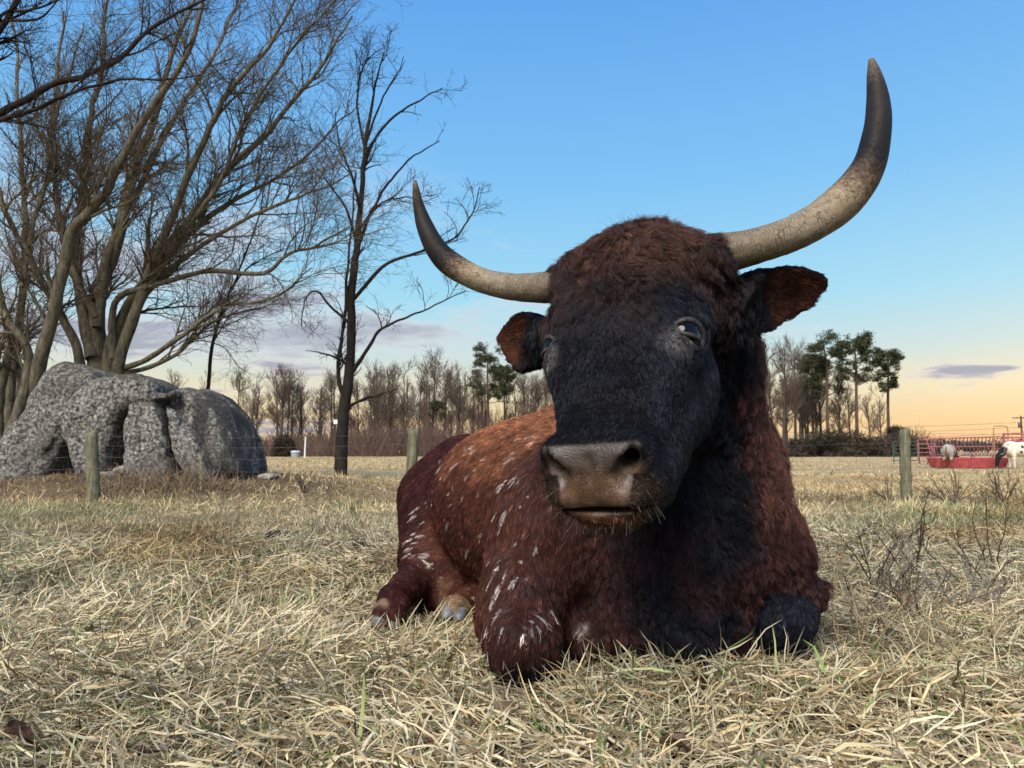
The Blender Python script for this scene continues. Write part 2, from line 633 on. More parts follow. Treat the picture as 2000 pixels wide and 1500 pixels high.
def pine_mesh(rs, h, lowest, wid):
    tr = np.array([[0, 0, -.2], [rs.normal(0, .12), rs.normal(0, .1), h * .4], [rs.normal(0, .2), 0, h * .75], [rs.normal(0, .2), 0, h * .96]])
    K = 9
    tp = resample(tr, K)[None]
    trr = (h * .014 * (1 - .8 * np.linspace(0, 1, K)) + .02)[None]
    b1, r1 = spawn(rs, tp, trr, 44, (lowest, .98), (wid * .5, wid * 1.05), (1.0, 1.55), 6, .4, .02, .35, wander=.10)
    b2, r2 = spawn(rs, b1, r1, 120, (.35, 1), (wid * .2, wid * .45), (.4, 1.0), 4, .6, .015, .3)
    V0, F0 = btubes(tp, trr, 7); V1, F1 = btubes(b1, r1, 4); V2, F2 = btubes(b2, r2, 3)
    trunk = (np.vstack([V0, V1, V2]), np.vstack([F0, F1 + len(V0), F2 + len(V0) + len(V1)]))
    tips = np.concatenate([b1[:, -1], b1[:, -2], b2[:, -1], b2[:, -2], tp[0, -1:]])
    crown = needle_clumps(rs, tips, rs.uniform(.35, .75, len(tips)) * wid * .27, 34, .17)
    return trunk, crown


def tree_thing(name, loc, trunk_me, crown_me, rz, sc, label, group):
    t = empty(name, loc)
    t.rotation_euler = (0, 0, rz); t.scale = sc
    tag(t, label, 'tree', group)
    for nm, me in (('trunk', trunk_me), ('crown', crown_me)):
        o = bpy.data.objects.new(nm, me)
        link(o, t)
    return t


def as_mesh(name, vf, mat):
    o = mesh_obj(name, vf[0], vf[1], mat)
    me = o.data
    bpy.data.objects.remove(o)
    return me


def build_woods():
    rs = np.random.default_rng(21)
    extra = []
    var = []
    for k in range(6):
        h = 12.0
        t, c = far_tree_mesh(rs, h, [1.0, .75, .6, .9, .5, .7][k], k)
        var.append((as_mesh('trunk', t, BARK_FAR), as_mesh('crown', c, [TWIG_FAR, TWIG_FAR2][k % 2])))
    pines = []
    for k in range(4):
        t, c = pine_mesh(rs, 14.0, [.48, .40, .50, .48][k], [2.9, 3.2, 2.7, 2.5][k])
        pines.append((as_mesh('trunk', t, PINE_BARK), as_mesh('crown', c, NEEDLES)))
    # pixel column, pixel row of the top, distance, variant
    broad = [(548, 715, 84, 0), (590, 735, 88, 3), (622, 752, 92, 1), (500, 745, 90, 1), (460, 720, 96, 2), (395, 735, 90, 3), (330, 725, 94, 0), (140, 735, 92, 1), (30, 720, 90, 2),
             (722, 728, 86, 3), (760, 722, 84, 0), (792, 742, 90, 1), (842, 688, 82, 2), (868, 730, 90, 4), (898, 722, 86, 1), (925, 742, 94, 3), (985, 735, 90, 2), (1010, 745, 88, 4),
             (1035, 738, 84, 5), (1062, 728, 92, 2), (1095, 735, 88, 3), (675, 745, 95, 4), (650, 735, 89, 5), (700, 742, 93, 2), (818, 735, 95, 5),
             (1500, 668, 88, 4), (1528, 672, 84, 2), (1552, 668, 86, 5), (1575, 700, 92, 1), (1605, 705, 95, 4), (1640, 730, 96, 3), (1480, 700, 96, 0), (1660, 745, 100, 1), (1700, 770, 104, 0),
             (1720, 765, 100, 3), (1155, 740, 92, 1), (1230, 735, 92, 0), (1310, 740, 95, 3), (1400, 730, 90, 2)]
    for q in range(46):
        pxx = float(rs.uniform(480, 1120) if q < 34 else rs.uniform(1450, 1640))
        broad.append((pxx, float(rs.uniform(712, 765)), float(rs.uniform(84, 112)), int(rs.integers(0, 6))))
    words = {0: 'wide crowned', 1: 'bushy', 2: 'tall slender', 3: 'round crowned', 4: 'narrow', 5: 'upright'}
    near_what = [(120, 'behind the multi-stemmed tree'), (420, 'beyond the boulders'), (530, 'beside the end of the boulders'), (640, 'between boulders and black trunk'),
                 (730, 'just behind the black trunked tree'), (815, 'in line with the middle fence post'), (905, 'between middle post and dark pine'), (1000, 'beside the dark pine'),
                 (1120, 'above the bull\'s back'), (1450, 'behind the bull\'s head'), (1560, 'beside the bull\'s neck'), (1650, 'among the tall pines'), (2100, 'below the last tall pine')]
    for n_, (px, top, Y, k) in enumerate(broad):
        hgt = (880 - top) / FPX * Y + CAM_H
        loc = PG(px, Y); loc[2] = float(ground_z(loc[0], Y)) - .1
        s = hgt / 12.0
        where = next(w for lim, w in near_what if px < lim)
        rank = sum(1 for q in broad[:n_] if next(w for lim, w in near_what if q[0] < lim) == where)
        o_ = ['', 'second ', 'third ', 'fourth ', 'fifth ', 'sixth ', 'seventh ', 'eighth ', 'ninth ', 'tenth ', 'eleventh ', 'twelfth ', 'thirteenth '][min(rank, 12)]
        tree_thing('leafless_tree', loc, *var[k], rs.uniform(0, 6.28), (s * rs.uniform(.9, 1.1), s * rs.uniform(.9, 1.1), s),
                   f'{o_}{words[k]} bare tree in the far woods, {where}', 'bare trees of the far woods')
    for px, top, Y, k, lab in [(1672, 652, 84, 0, 'tallest round topped pine of the group right of the bull'), (1735, 680, 82, 3, 'last pine of the group, standing alone above the gate'),
                               (1618, 660, 86, 1, 'dense dark pine left of the tallest pine'), (952, 680, 84, 1, 'dark pine standing beside the ear of the bull'), (985, 712, 90, 2, 'paler pine right behind the dark pine near the ear'),
                               (1588, 690, 92, 2, 'half hidden pine between bare trees and dense dark pine'), (852, 780, 80, 2, 'small pine with short dark crown below the tall bare tree')]:
        hgt = (880 - top) / FPX * Y + CAM_H
        loc = PG(px, Y); loc[2] = float(ground_z(loc[0], Y)) - .1
        s = hgt / 14.0
        w = s * rs.uniform(.95, 1.1) * 1.05
        tree_thing('pine_tree', loc, *pines[k], rs.uniform(0, 6.28), (w, w, s), lab, 'pines of the far woods')
    # undergrowth: a mass of fine brown stems along the edge of the woods
    n = 11500
    px = np.concatenate([rs.uniform(-150, 1120, int(n * .72)), rs.uniform(1440, 1800, n - int(n * .72))])
    Y = rs.uniform(72, 100, n)
    x = (px - 1000) / FPX * Y
    hmax = 1.6 + 5.2 * np.clip(VN[3](np.stack([x, Y * .5, 0 * x], -1), .16, 2) * .7 + .62, .15, 1.2) * np.where(px < 800, 1.0, .75) * np.where(px > 1400, .45, 1)
    hh = hmax * rs.uniform(.45, 1.05, n)
    K = 4
    pts = np.empty((n, K, 3))
    pts[:, 0] = np.stack([x, Y, ground_z(x, Y) - .05], -1)
    d = nrm(np.stack([rs.normal(0, .35, n), rs.normal(0, .3, n), np.ones(n)], -1))
    for k in range(1, K):
        d = nrm(d + rs.normal(0, .22, (n, 3)))
        pts[:, k] = pts[:, k - 1] + d * (hh / (K - 1))[:, None]
    r = np.linspace(.032, .015, K)[None].repeat(n, 0)
    tw, twr = spawn(rs, pts, r, 12000, (.3, 1), (.4, 1.3), (.4, 1.2), 3, .7, .012, .4, wander=.2)
    V0, F0 = btubes(pts, r, 3); V1, F1 = btubes(tw, twr, 3)
    g = G('undergrowth_stems', .95, .05)
    g.color(g.ramp(g.noise(g.coord('Object'), .22, 5, .7), [(.3, (.075, .042, .034)), (.5, (.12, .078, .060)), (.7, (.15, .115, .085))]))
    o = mesh_obj('undergrowth', np.vstack([V0, V1]), np.vstack([F0, F1 + len(V0)]), g.m)
    tag(o, 'reddish brown leafless undergrowth along the edge of the far woods', 'undergrowth', kind='stuff')
    # dark evergreen scrub: rounded bush and low hedge at the right
    gs = G('evergreen_scrub', .9, .05)
    gs.color(gs.ramp(gs.noise(gs.coord('Object'), .6, 4), [(.3, (.030, .026, .020)), (.7, (.062, .052, .036))]))
    for px0, px1, top, Y, lab, nm in [(1525, 1725, 833, 70, 'broad dark rounded bush below the tall pines', 'round_bush'), (1690, 1860, 845, 74, 'low dark hedge running behind the green gate', 'dark_hedge'),
                                      (1725, 1775, 826, 78, 'small dark cedar under the last pine', 'cedar_bush'), (540, 575, 845, 72, 'small dark green cedar in the undergrowth beside the boulders', 'cedar_bush')]:
        W_ = (px1 - px0) / FPX * Y; Hh = (893 - top) / FPX * Y
        c = PG((px0 + px1) / 2, Y); c[2] = float(ground_z(c[0], Y)) - .1
        t = empty(nm, c)
        m = 160
        u = rs.uniform(-1, 1, m); v = rs.uniform(-.5, .5, m)
        hz = (1 - np.abs(u) ** 2.4) ** .6 if 'hedge' not in nm else .75 + .25 * VN[0](np.stack([u * 6, 0 * u, 0 * u], -1), 1, 2)
        cen = np.stack([u * W_ / 2 * .9, v * W_ * .35, hz * Hh * rs.uniform(.1, .86, m)], -1)
        V, F_ = needle_clumps(rs, cen, np.full(m, Hh * .22), 60, .19)
        mesh_obj('foliage', V + c, F_, gs.m, t)
        st, sr = spawn(rs, np.array([[[0, 0, 0], [0, 0, .4], [0, 0, .8]]]) , np.array([[.1, .1, .1]]), 14, (0, .4), (Hh * .6, Hh * .9), (.1, .9), 4, .5, .02, .2)
        V, F_ = btubes(st, sr, 4)
        mesh_obj('stem', V + c, F_, BARK_FAR, t)
        tag(t, lab, 'bush')
    # distant woods closing the horizon
    m = 600
    px = rs.uniform(1500, 2500, m); Y = rs.uniform(230, 300, m)
    cen = np.stack([(px - 1000) / FPX * Y, Y, rs.uniform(.5, 1, m) * (3.2 + 1.3 * VN[1](np.stack([px * .01, 0 * px, 0 * px], -1), 1, 3))], -1)
    V, F_ = needle_clumps(rs, cen, np.full(m, 2.2), 24, 1.1)
    V2, F2 = V.copy(), F_
    o = mesh_obj('distant_woods', V, F_, gs.m)
    tag(o, 'low dark band of distant woods on the horizon beyond the corral', 'woods', kind='stuff')


build_woods()
# ================================================================== boulders, near trees, fence
import openvdb as vdb


def granite():
    g = G('granite', .9, .2)
    co = g.coord('Object')
    big = g.noise(co, 1.6, 6, .65)
    sp = g.noise(co, 26, 6, .75)
    sp2 = g.node('ShaderNodeTexVoronoi'); sp2.inputs['Scale'].default_value = 34
    g.link(co, sp2.inputs['Vector'])
    base = g.ramp(sp, [(.40, (.040, .038, .036)), (.48, (.16, .155, .145)), (.56, (.40, .39, .37)), (.65, (.68, .66, .62))])
    base = g.mix(g.ramp(sp2.outputs['Distance'], [(.10, .55), (.30, 0.0)]), base, (.52, .50, .46))
    base = g.mix(g.ramp(big, [(.45, 0.0), (.65, .6)]), base, (.105, .100, .094))
    # brown-green crust on surfaces that look up
    geo = g.node('ShaderNodeNewGeometry')
    sz = g.node('ShaderNodeSeparateXYZ'); g.link(geo.outputs['Normal'], sz.inputs[0])
    top = g.math('MULTIPLY', g.ramp(sz.outputs['Z'], [(.25, 0.0), (.8, 1.0)]), g.ramp(g.noise(co, 4, 5), [(.40, 0.0), (.60, .8)]))
    base = g.mix(top, base, (.085, .070, .040))
    base = g.mix(1.0, base, (.68, .655, .615), 'MULTIPLY')
    g.color(base)
    g.bump(g.math('ADD', g.math('MULTIPLY', sp, .6), g.noise(co, 7, 6, .7)), .9, .05)
    return g


GRANITE = granite().m
gst = granite()
_w = gst.node('ShaderNodeMapping'); _w.inputs['Scale'].default_value = (5.5, 5.5, .35)
gst.link(gst.coord('Object'), _w.inputs[0])
_old = gst.b.inputs['Base Color'].links[0].from_socket
gst.color(gst.mix(gst.ramp(gst.noise(_w.outputs[0], 1.0, 4, .6), [(.44, 0.0), (.56, .85)]), _old, (.030, .029, .030)))
GRANITE_STREAK = gst.m


def polysdf(P2, poly):
    poly = np.asarray(poly, float)
    a, b = poly, np.roll(poly, -1, 0)
    d2 = np.full(P2.shape[:-1], 1e9); s = np.ones(P2.shape[:-1])
    for (ax, ay), (bx, by) in zip(a, b):
        ex, ey = bx - ax, by - ay
        wx, wy = P2[..., 0] - ax, P2[..., 1] - ay
        t = np.clip((wx * ex + wy * ey) / (ex * ex + ey * ey), 0, 1)
        d2 = np.minimum(d2, (wx - ex * t) ** 2 + (wy - ey * t) ** 2)
        c1 = P2[..., 1] >= ay; c2 = P2[..., 1] < by; c3 = ex * wy > ey * wx
        flip = (c1 & c2 & c3) | (~c1 & ~c2 & ~c3)
        s = np.where(flip, -s, s)
    return s * np.sqrt(d2)


def rock(name, label, poly_px, Y, T, r, mat, vox=.04, amp=.03, seed=0):
    """A boulder: its outline as seen, T half its depth, r the rounding."""
    pl = np.array([P(x, y, Y) for x, y in poly_px])
    pl2 = spline(np.vstack([pl[:, [0, 2]], pl[:1, [0, 2]]]), len(pl) * 4)[:-1]
    lo = np.array([pl2[:, 0].min() - .15, Y - T - .15, pl2[:, 1].min() - .15]); hi = np.array([pl2[:, 0].max() + .15, Y + T + .15, pl2[:, 1].max() + .15])
    n = np.ceil((hi - lo) / vox).astype(int)
    ax = [lo[i] + vox * np.arange(n[i]) for i in range(3)]
    d2 = polysdf(np.stack(np.meshgrid(ax[0], ax[2], indexing='ij'), -1), pl2)[:, None, :]
    X, Yy, Z = np.meshgrid(*ax, indexing='ij')
    dy = np.abs(Yy - Y) - T
    q = np.stack([np.maximum(d2 + r, 0) + 0 * dy, np.maximum(dy + r, 0)], -1)
    f = np.linalg.norm(q, axis=-1) + np.minimum(np.maximum(d2 + r, dy + r), 0) - r
    pp = np.stack([X, Yy, Z], -1) + seed * 5.3
    f = f + amp * VN[seed % 6](pp, 2.2, 3) + amp * .25 * VN[(seed + 1) % 6](pp, 11, 2)
    if T > .2:
        f = f + .034
        crk = np.clip(1 - np.abs(VN[(seed + 2) % 6](pp * np.array([1, 1, .55]), 1.5, 2)) * 11, 0, 1)
        f = f + .06 * crk ** 2
    g = vdb.FloatGrid(1.0)
    g.copyFromArray(f.astype(np.float32))
    v, qd = g.convertToQuads(0.0)
    V = v * vox + lo
    F_ = np.asarray(qd, np.int64)[:, ::-1]
    nn = np.cross(V[F_[:, 1]] - V[F_[:, 0]], V[F_[:, 3]] - V[F_[:, 0]])
    if (nn * (V[F_].mean(1) - V.mean(0))).sum() < 0:
        F_ = F_[:, ::-1]
    c = V.mean(0); c[2] = V[:, 2].min()
    o = mesh_obj(name, V, F_, mat, origin=c)
    return tag(o, label, 'boulder' if T > .2 else 'stone')


def build_rocks():
    rock('granite_boulder', 'long grey boulder sloping down to the picture edge, leftmost of the pile',
         [(-90, 985), (-70, 955), (0, 912), (72, 828), (122, 750), (165, 716), (215, 722), (248, 745), (235, 800), (190, 860), (150, 935), (60, 975)], 9.6, .75, .24, GRANITE, amp=.05, seed=1)
    rock('granite_boulder', 'hump backed grey boulder between the sloping one and the split blocks',
         [(148, 850), (152, 800), (185, 755), (230, 732), (300, 731), (335, 755), (330, 800), (275, 810), (255, 870), (240, 945), (185, 945)], 9.1, .48, .15, GRANITE, amp=.04, seed=2)
    rock('granite_boulder', 'upright pale speckled block in the middle of the boulder pile',
         [(252, 890), (258, 830), (272, 788), (300, 778), (330, 790), (345, 850), (356, 925), (310, 945), (262, 940)], 8.75, .34, .06, GRANITE, amp=.04, seed=3)
    rock('granite_boulder', 'tilted speckled slab leaning right of the pale block',
         [(330, 800), (345, 788), (372, 800), (398, 840), (425, 900), (432, 940), (395, 945), (360, 905), (345, 850)], 8.72, .32, .06, GRANITE, amp=.04, seed=4)
    rock('granite_boulder', 'big dark streaked boulder forming the rounded end of the pile',
         [(345, 770), (385, 757), (430, 768), (470, 805), (497, 860), (511, 915), (508, 938), (470, 932), (430, 945), (400, 905), (385, 840)], 9.25, .62, .20, GRANITE_STREAK, amp=.045, seed=5)
    rock('flat_stone', 'thin pale stone lying across the crack on top of the boulders',
         [(298, 778), (318, 768), (335, 770), (346, 764), (345, 774), (325, 780), (305, 782)], 8.62, .12, .025, GRANITE, vox=.012, amp=.008, seed=6)
    gl = G('fieldstone', .9, .15)
    co = gl.coord('Object')
    gl.color(gl.ramp(gl.noise(co, 14, 7, .7), [(.3, (.11, .10, .085)), (.6, (.27, .25, .21)), (.8, (.40, .37, .31))]))
    gl.bump(gl.noise(co, 22, 6), .6, .02)
    for k, (x, y, w, h, Y, lab) in enumerate([(214, 951, 38, 24, 8.3, 'small rounded stone beside the first fence post'), (300, 950, 60, 40, 8.35, 'pale half buried stone below the split blocks'), (212, 929, 46, 18, 8.6, 'flat stone wedged under the hump backed boulder'),
                                           (250, 918, 40, 16, 8.7, 'small flat stone under the pale upright block'), (450, 952, 26, 14, 8.5, 'little white stone in front of the streaked boulder'), (523, 931, 34, 14, 9.0, 'white slanting stone at the right foot of the boulder pile'),
                                           (470, 948, 18, 10, 8.4, 'tiny pale stone right of the little white stone')]):
        an = np.linspace(0, 2 * np.pi, 9)[:-1]
        rs = np.random.default_rng(k)
        poly = [(x + w / 2 * math.cos(a) * rs.uniform(.85, 1.1), y + h / 2 * math.sin(a) * rs.uniform(.85, 1.1)) for a in an]
        rock('field_stone', lab, poly, Y, .13, .04, gl.m, vox=.014, amp=.012, seed=k)


build_rocks()

BARK_NEAR = bark('grey_green_bark', (.034, .028, .020), (.20, .172, .120), 22, (.145, .130, .062))
BARK_DARK = bark('dark_bark', (.010, .008, .007), (.040, .032, .027), 16)
TWIG = G('twigs', .8, .1).color((.088, .068, .046)).m
TWIG2 = G('twigs_dark', .8, .1).color((.035, .027, .024)).m


def limb(pts, r0, r1, K=44, jit=.02, rs=None, dY=None):
    """pts: (px, py, Y). -> path, radius (radii given in px at the depth)."""
    w = np.array([P(*p) for p in pts])
    pth = spline(w, K)
    if rs is not None:
        o_ = rs.uniform(0, 30, 3)
        fade = np.linspace(0, 1, K)[:, None] ** .5
        pth = pth + fade * np.stack([.055 * VN[c_](pth + o_, 1.3, 1) + .022 * VN[c_](pth - o_, 4.5, 2) for c_ in range(3)], -1)
    Y = np.mean([p[2] for p in pts])
    r = (1 + .10 * VN[4](pth, 6, 2)) * np.interp(np.linspace(0, 1, K), [0, .35, 1], [r0 * .8, r0 * .52 + r1 * .1, r1 * .6]) / 2 / FPX * Y
    return pth, r


def near_tree(name, label, base, limbs, spec, bark_m, twig_m, seed, bias=(.25, 0, .2)):
    rs = np.random.default_rng(seed)
    root = empty(name, base)
    tag(root, label, 'tree')
    L = [limb(p, a, b, rs=rs, jit=.012) for p, a, b in limbs]
    paths = np.array([l[0] for l in L]); rad = np.array([l[1] for l in L])
    V, F_ = btubes(paths, rad, 10)
    mesh_obj('trunk', V, F_, bark_m, root)
    (n1, l1), (n2, l2), (n3, l3) = spec
    w = np.linalg.norm(np.diff(paths, axis=1), axis=2).sum(1)
    b1, r1 = spawn(rs, paths, rad, n1, (.22, 1), l1, (.4, 1.05), 9, .52, .0038, .3, bias, .12, w, .026)
    keep = r1[:, 0] > 0
    V1, F1 = btubes(b1, r1, 6)
    mesh_obj('branches', V1, F1, bark_m, root)['kind'] = 'stuff'
    b2, r2 = spawn(rs, b1, r1, n2, (.12, 1), l2, (.4, 1.1), 6, .60, .0022, .15, np.array(bias) * .6, .18)
    b3, r3 = spawn(rs, b2, r2, n3, (.1, 1), l3, (.4, 1.2), 4, .7, .0016, .1, np.array(bias) * .4, .22)
    V2, F2 = btubes(b2, r2, 3); V3, F3 = btubes(b3, r3, 3)
    mesh_obj('crown', np.vstack([V2, V3]), np.vstack([F2, F3 + len(V2)]), twig_m, root)
    return root


def build_trees():
    Y = 10.8
    y = lambda l, Y0=Y, dy=0.0: [(a, b, Y0 + dy * i / (len(l) - 1)) for i, (a, b) in enumerate(l)]
    limbs = [
        (y([(188, 790), (190, 700), (192, 600), (225, 480), (262, 340), (300, 250), (330, 130), (385, -30)], Y, .8), 52, 9),
        (y([(218, 790), (235, 700), (262, 610), (300, 500), (345, 400), (395, 290), (440, 200), (520, 100), (590, -20)], Y, -.6), 34, 8),
        (y([(205, 790), (215, 690), (250, 600), (330, 480), (400, 390), (470, 310), (560, 210), (640, 110), (690, 30)], Y, .3), 34, 6),
        (y([(222, 700), (224, 592), (296, 560), (400, 528), (508, 532), (560, 496), (624, 476), (695, 440)], Y, -.8), 20, 5),
        (y([(180, 700), (160, 600), (150, 480), (165, 360), (180, 240), (200, 120), (215, -30)], Y, .9), 30, 8),
        (y([(165, 760), (148, 680), (116, 620), (80, 548), (52, 492), (24, 432), (-10, 340), (-60, 240)], Y, -.5), 26, 12),
        (y([(240, 720), (290, 700), (350, 655), (430, 600), (500, 590), (570, 560), (610, 520)], Y, -1.0), 16, 4),
        (y([(240, 730), (300, 715), (350, 690), (395, 650), (440, 620), (520, 600)], Y, .6), 13, 4),
        (y([(190, 640), (205, 520), (240, 430), (290, 330), (350, 210), (420, 110), (470, -20)], Y, 1.2), 24, 7),
        (y([(258, 620), (330, 500), (400, 430), (480, 380), (560, 340), (640, 270), (700, 200)], Y, .9), 18, 4),
        (y([(262, 600), (340, 520), (440, 450), (540, 400), (620, 370), (690, 330)], Y, -.2), 16, 4),
        (y([(300, 500), (370, 440), (430, 350), (480, 240), (540, 140), (600, 60), (660, -10)], Y, -.9), 16, 5),
        (y([(190, 620), (140, 520), (110, 400), (100, 280), (110, 160), (130, 20)], Y, .2), 20, 7),
    ]
    near_tree('multi_stemmed_tree', 'spreading leafless tree of many grey-green stems rising behind the boulders', (-5.7, 10.8, .1), limbs,
              ((270, (.5, 1.8)), (2600, (.35, 1.0)), (13500, (.16, .48))), BARK_NEAR, TWIG, 31, (.16, 0, .22))
    # tree at the picture edge: leaning stem in front and curved limbs
    limbs = [
        (y([(35, 850), (60, 790), (75, 720), (104, 620), (140, 460), (172, 424), (212, 376), (228, 330), (280, 240), (344, 132), (376, 60), (400, -30)], 10.2, -.8), 40, 11),
        (y([(20, 850), (50, 760), (55, 690), (30, 640), (-5, 605), (-60, 640)], 10.0, .2), 30, 14),
        (y([(10, 880), (20, 790), (30, 690), (45, 560), (50, 430), (40, 300), (35, 160), (20, 20)], 10.4, .8), 26, 8),
        (y([(50, 840), (45, 740), (20, 690), (-40, 640), (-90, 540)], 10.3, .3), 22, 10),
        (y([(-5, 890), (-5, 800), (15, 700), (20, 640), (-5, 560), (-40, 450)], 10.1, .4), 30, 12),
        (y([(45, 560), (62, 450), (95, 340), (100, 270), (130, 150), (160, 40)], 10.5, .8), 14, 5),
    ]
    near_tree('leaning_tree', 'leafless tree at the picture edge with one long stem leaning right', (-6.3, 10.2, .1), limbs,
              ((80, (.5, 1.5)), (750, (.35, .9)), (3400, (.16, .46))), BARK_NEAR, TWIG, 32, (.10, 0, .25))
    # limbs reaching in from a trunk beyond the frame
    limbs = [
        (y([(-160, 700), (-130, 420), (-80, 280), (0, 222), (48, 196), (108, 160), (172, 144), (240, 108), (288, 64), (340, 32), (400, 0), (450, -50)], 8.6, .3), 26, 6),
        (y([(-110, 330), (-60, 250), (0, 236), (60, 220), (120, 196), (180, 172), (248, 160), (320, 156), (390, 150)], 8.5, -.4), 16, 4),
        (y([(-140, 560), (-70, 220), (-20, 100), (20, 40), (60, -30)], 8.6, -.2), 30, 14),
        (y([(-60, 200), (-10, 110), (0, 30), (50, 18), (90, 5), (130, -20)], 8.5, -.3), 12, 5),
        (y([(20, 40), (50, 38), (80, 28), (110, 0), (140, -40)], 8.4, -.3), 8, 4),
    ]
    near_tree('overhanging_tree', 'nearer tree whose dark limbs reach in at the upper left corner', (-6.6, 8.6, .1), limbs,
              ((40, (.4, 1.1)), (320, (.25, .65)), (1200, (.12, .34))), BARK_DARK, TWIG2, 33, (.12, 0, .2))
    # the thin black tree in the gap
    y2 = lambda l, dy=0.0: [(a, b, 11.0 + dy * i / (len(l) - 1)) for i, (a, b) in enumerate(l)]
    limbs = [
        (y2([(664, 965), (667, 880), (672, 800), (684, 700), (690, 560), (697, 470), (706, 360), (718, 260), (732, 180), (752, 105)]), 34, 4),
        (y2([(682, 800), (662, 745), (663, 690), (676, 600), (682, 520), (690, 430), (695, 330)], .4), 13, 4),
        (y2([(688, 725), (720, 680), (745, 645), (800, 618), (845, 600), (912, 570)], -.5), 11, 3),
        (y2([(700, 480), (722, 425), (752, 368), (800, 312), (858, 272)], -.4), 11, 3),
        (y2([(690, 585), (750, 520), (830, 488), (890, 460), (925, 410), (940, 362)], .5), 10, 3),
        (y2([(708, 340), (735, 270), (780, 220), (830, 190), (865, 172)], .4), 9, 3),
        (y2([(704, 400), (680, 320), (660, 270), (650, 220)], .5), 8, 3),
        (y2([(690, 640), (650, 600), (620, 570), (600, 590), (595, 640)], .3), 8, 3),
        (y2([(680, 796), (715, 778), (745, 768)], -.3), 9, 5),
        (y2([(715, 280), (738, 210), (770, 150), (790, 110)], .3), 7, 2.5),
        (y2([(697, 470), (670, 400), (640, 360), (615, 330)], -.4), 8, 3),
        (y2([(712, 290), (700, 200), (710, 130), (735, 100)], -.3), 7, 2.5),
        (y2([(700, 450), (740, 400), (790, 390), (840, 400)], -.5), 7, 2.5),
    ]
    near_tree('black_trunked_tree', 'slim leafless tree with a black trunk standing alone left of the bull', (-2.46, 11.0, .1), limbs,
              ((75, (.35, .85)), (420, (.18, .42)), (1300, (.08, .20))), BARK_DARK, TWIG2, 34, (.10, 0, .3))
    y3 = lambda l: [(a, b, 11.6) for a, b in l]
    limbs = [(y3([(404, 800), (408, 750), (420, 664), (438, 610), (456, 560), (478, 495), (505, 420), (520, 340)]), 11, 3),
             (y3([(456, 560), (490, 520), (540, 490), (590, 470)]), 5, 2)]
    near_tree('thin_sapling', 'thin dark sapling rising straight from behind the streaked boulder', (-4.6, 11.6, .1), limbs,
              ((26, (.3, .8)), (160, (.2, .4)), (500, (.1, .22))), BARK_DARK, TWIG2, 35, (.1, 0, .3))


build_trees()


# ------------------------------------------------------------------ fence
def build_fence():
    root = empty('wire_fence', (0, 7.3, 0))
    tag(root, 'wire fence on weathered round wooden posts crossing the pasture behind the bull', 'fence')
    g = G('weathered_post', .9, .1)
    co = g.coord('Object', (1, 1, .12))
    n = g.noise(co, 40, 6, .7)
    col = g.ramp(n, [(.3, (.055, .052, .030)), (.55, (.16, .15, .095)), (.75, (.27, .245, .17))])
    g.color(col); g.bump(n, .8, .01)
    posts = [(180, 845, 1002, 23, 7.1, -4, 'grey post in front of the boulders'), (805, 841, 992, 21, 7.35, 6, 'greenish post leaning beside the rump of the bull'), (1768, 840, 976, 20, 7.9, -3, 'post standing alone in the pasture on the right'),
             (-520, 842, 1000, 23, 7.0, 0, None), (2560, 838, 970, 20, 8.5, 0, None)]
    tops = []
    for px, t, b, w, Y, tilt, lab in posts:
        bot = P(px + tilt * -.8, b, Y); top = P(px + tilt * .4, t, Y)
        bot[2] = float(ground_z(bot[0], Y)) - .06
        K = 14
        tt = np.linspace(0, 1, K)
        pth = bot + (top - bot) * tt[:, None]
        rs = np.random.default_rng(abs(int(px)))
        pth[:, :2] += rs.normal(0, .0022, (K, 2))
        r = w / 2 / FPX * Y * (1.04 - .06 * tt) * (1 + rs.normal(0, .015, K))
        pth = np.vstack([pth, top + [0, 0, .008], top + [0, 0, .009]])
        r = np.append(r, [r[-1] * .86, .001])
        o = tube_mesh('post', [pth], [r], g.m, root, 14, smooth=True)
        if lab: o['label'] = lab
        tops.append((px, Y, bot, top))
    tops.sort(key=lambda q: q[0])
    gm = G('galvanised_wire', .5, .4); gm.color((.12, .11, .105)); gm.b.inputs['Metallic'].default_value = .5
    fr = [.10, .22, .36, .52, .68, .83, .96]
    for f in fr:
        pts = []
        for (p0, Y0, b0, t0), (p1, Y1, b1, t1) in zip(tops[:-1], tops[1:]):
            A = b0 + (t0 - b0) * f + [0, -.06, 0]; B = b1 + (t1 - b1) * f + [0, -.06, 0]
            s = np.linspace(0, 1, 14)[:-1]
            seg = A + (B - A) * s[:, None]
            seg[:, 2] -= .03 * np.sin(s * np.pi)
            pts.append(seg)
        pts = np.vstack(pts)
        tube_mesh('wire', [pts], [np.full(len(pts), .0011)], gm.m, root, 4)
    # stays of the woven mesh
    st = []
    rs = np.random.default_rng(3)
    for (p0, Y0, b0, t0), (p1, Y1, b1, t1) in zip(tops[:-1], tops[1:]):
        n = int(np.linalg.norm(b1 - b0) / .18)
        for k in range(1, n):
            s = k / n
            A = b0 + (b1 - b0) * s; B = t0 + (t1 - t0) * s
            lo = A + (B - A) * .10 + [0, -.06, -.03 * math.sin(s * math.pi)]; hi = A + (B - A) * .68 + [0, -.06, -.03 * math.sin(s * math.pi)]
            st.append(np.stack([lo, (lo + hi) / 2 + rs.normal(0, .004, 3), hi]))
    st = np.array(st)
    V, F_ = btubes(st, np.full(st.shape[:2], .0008), 3)
    o = mesh_obj('wire_stays', V, F_, gm.m, root)
    o['kind'] = 'stuff'


build_fence()
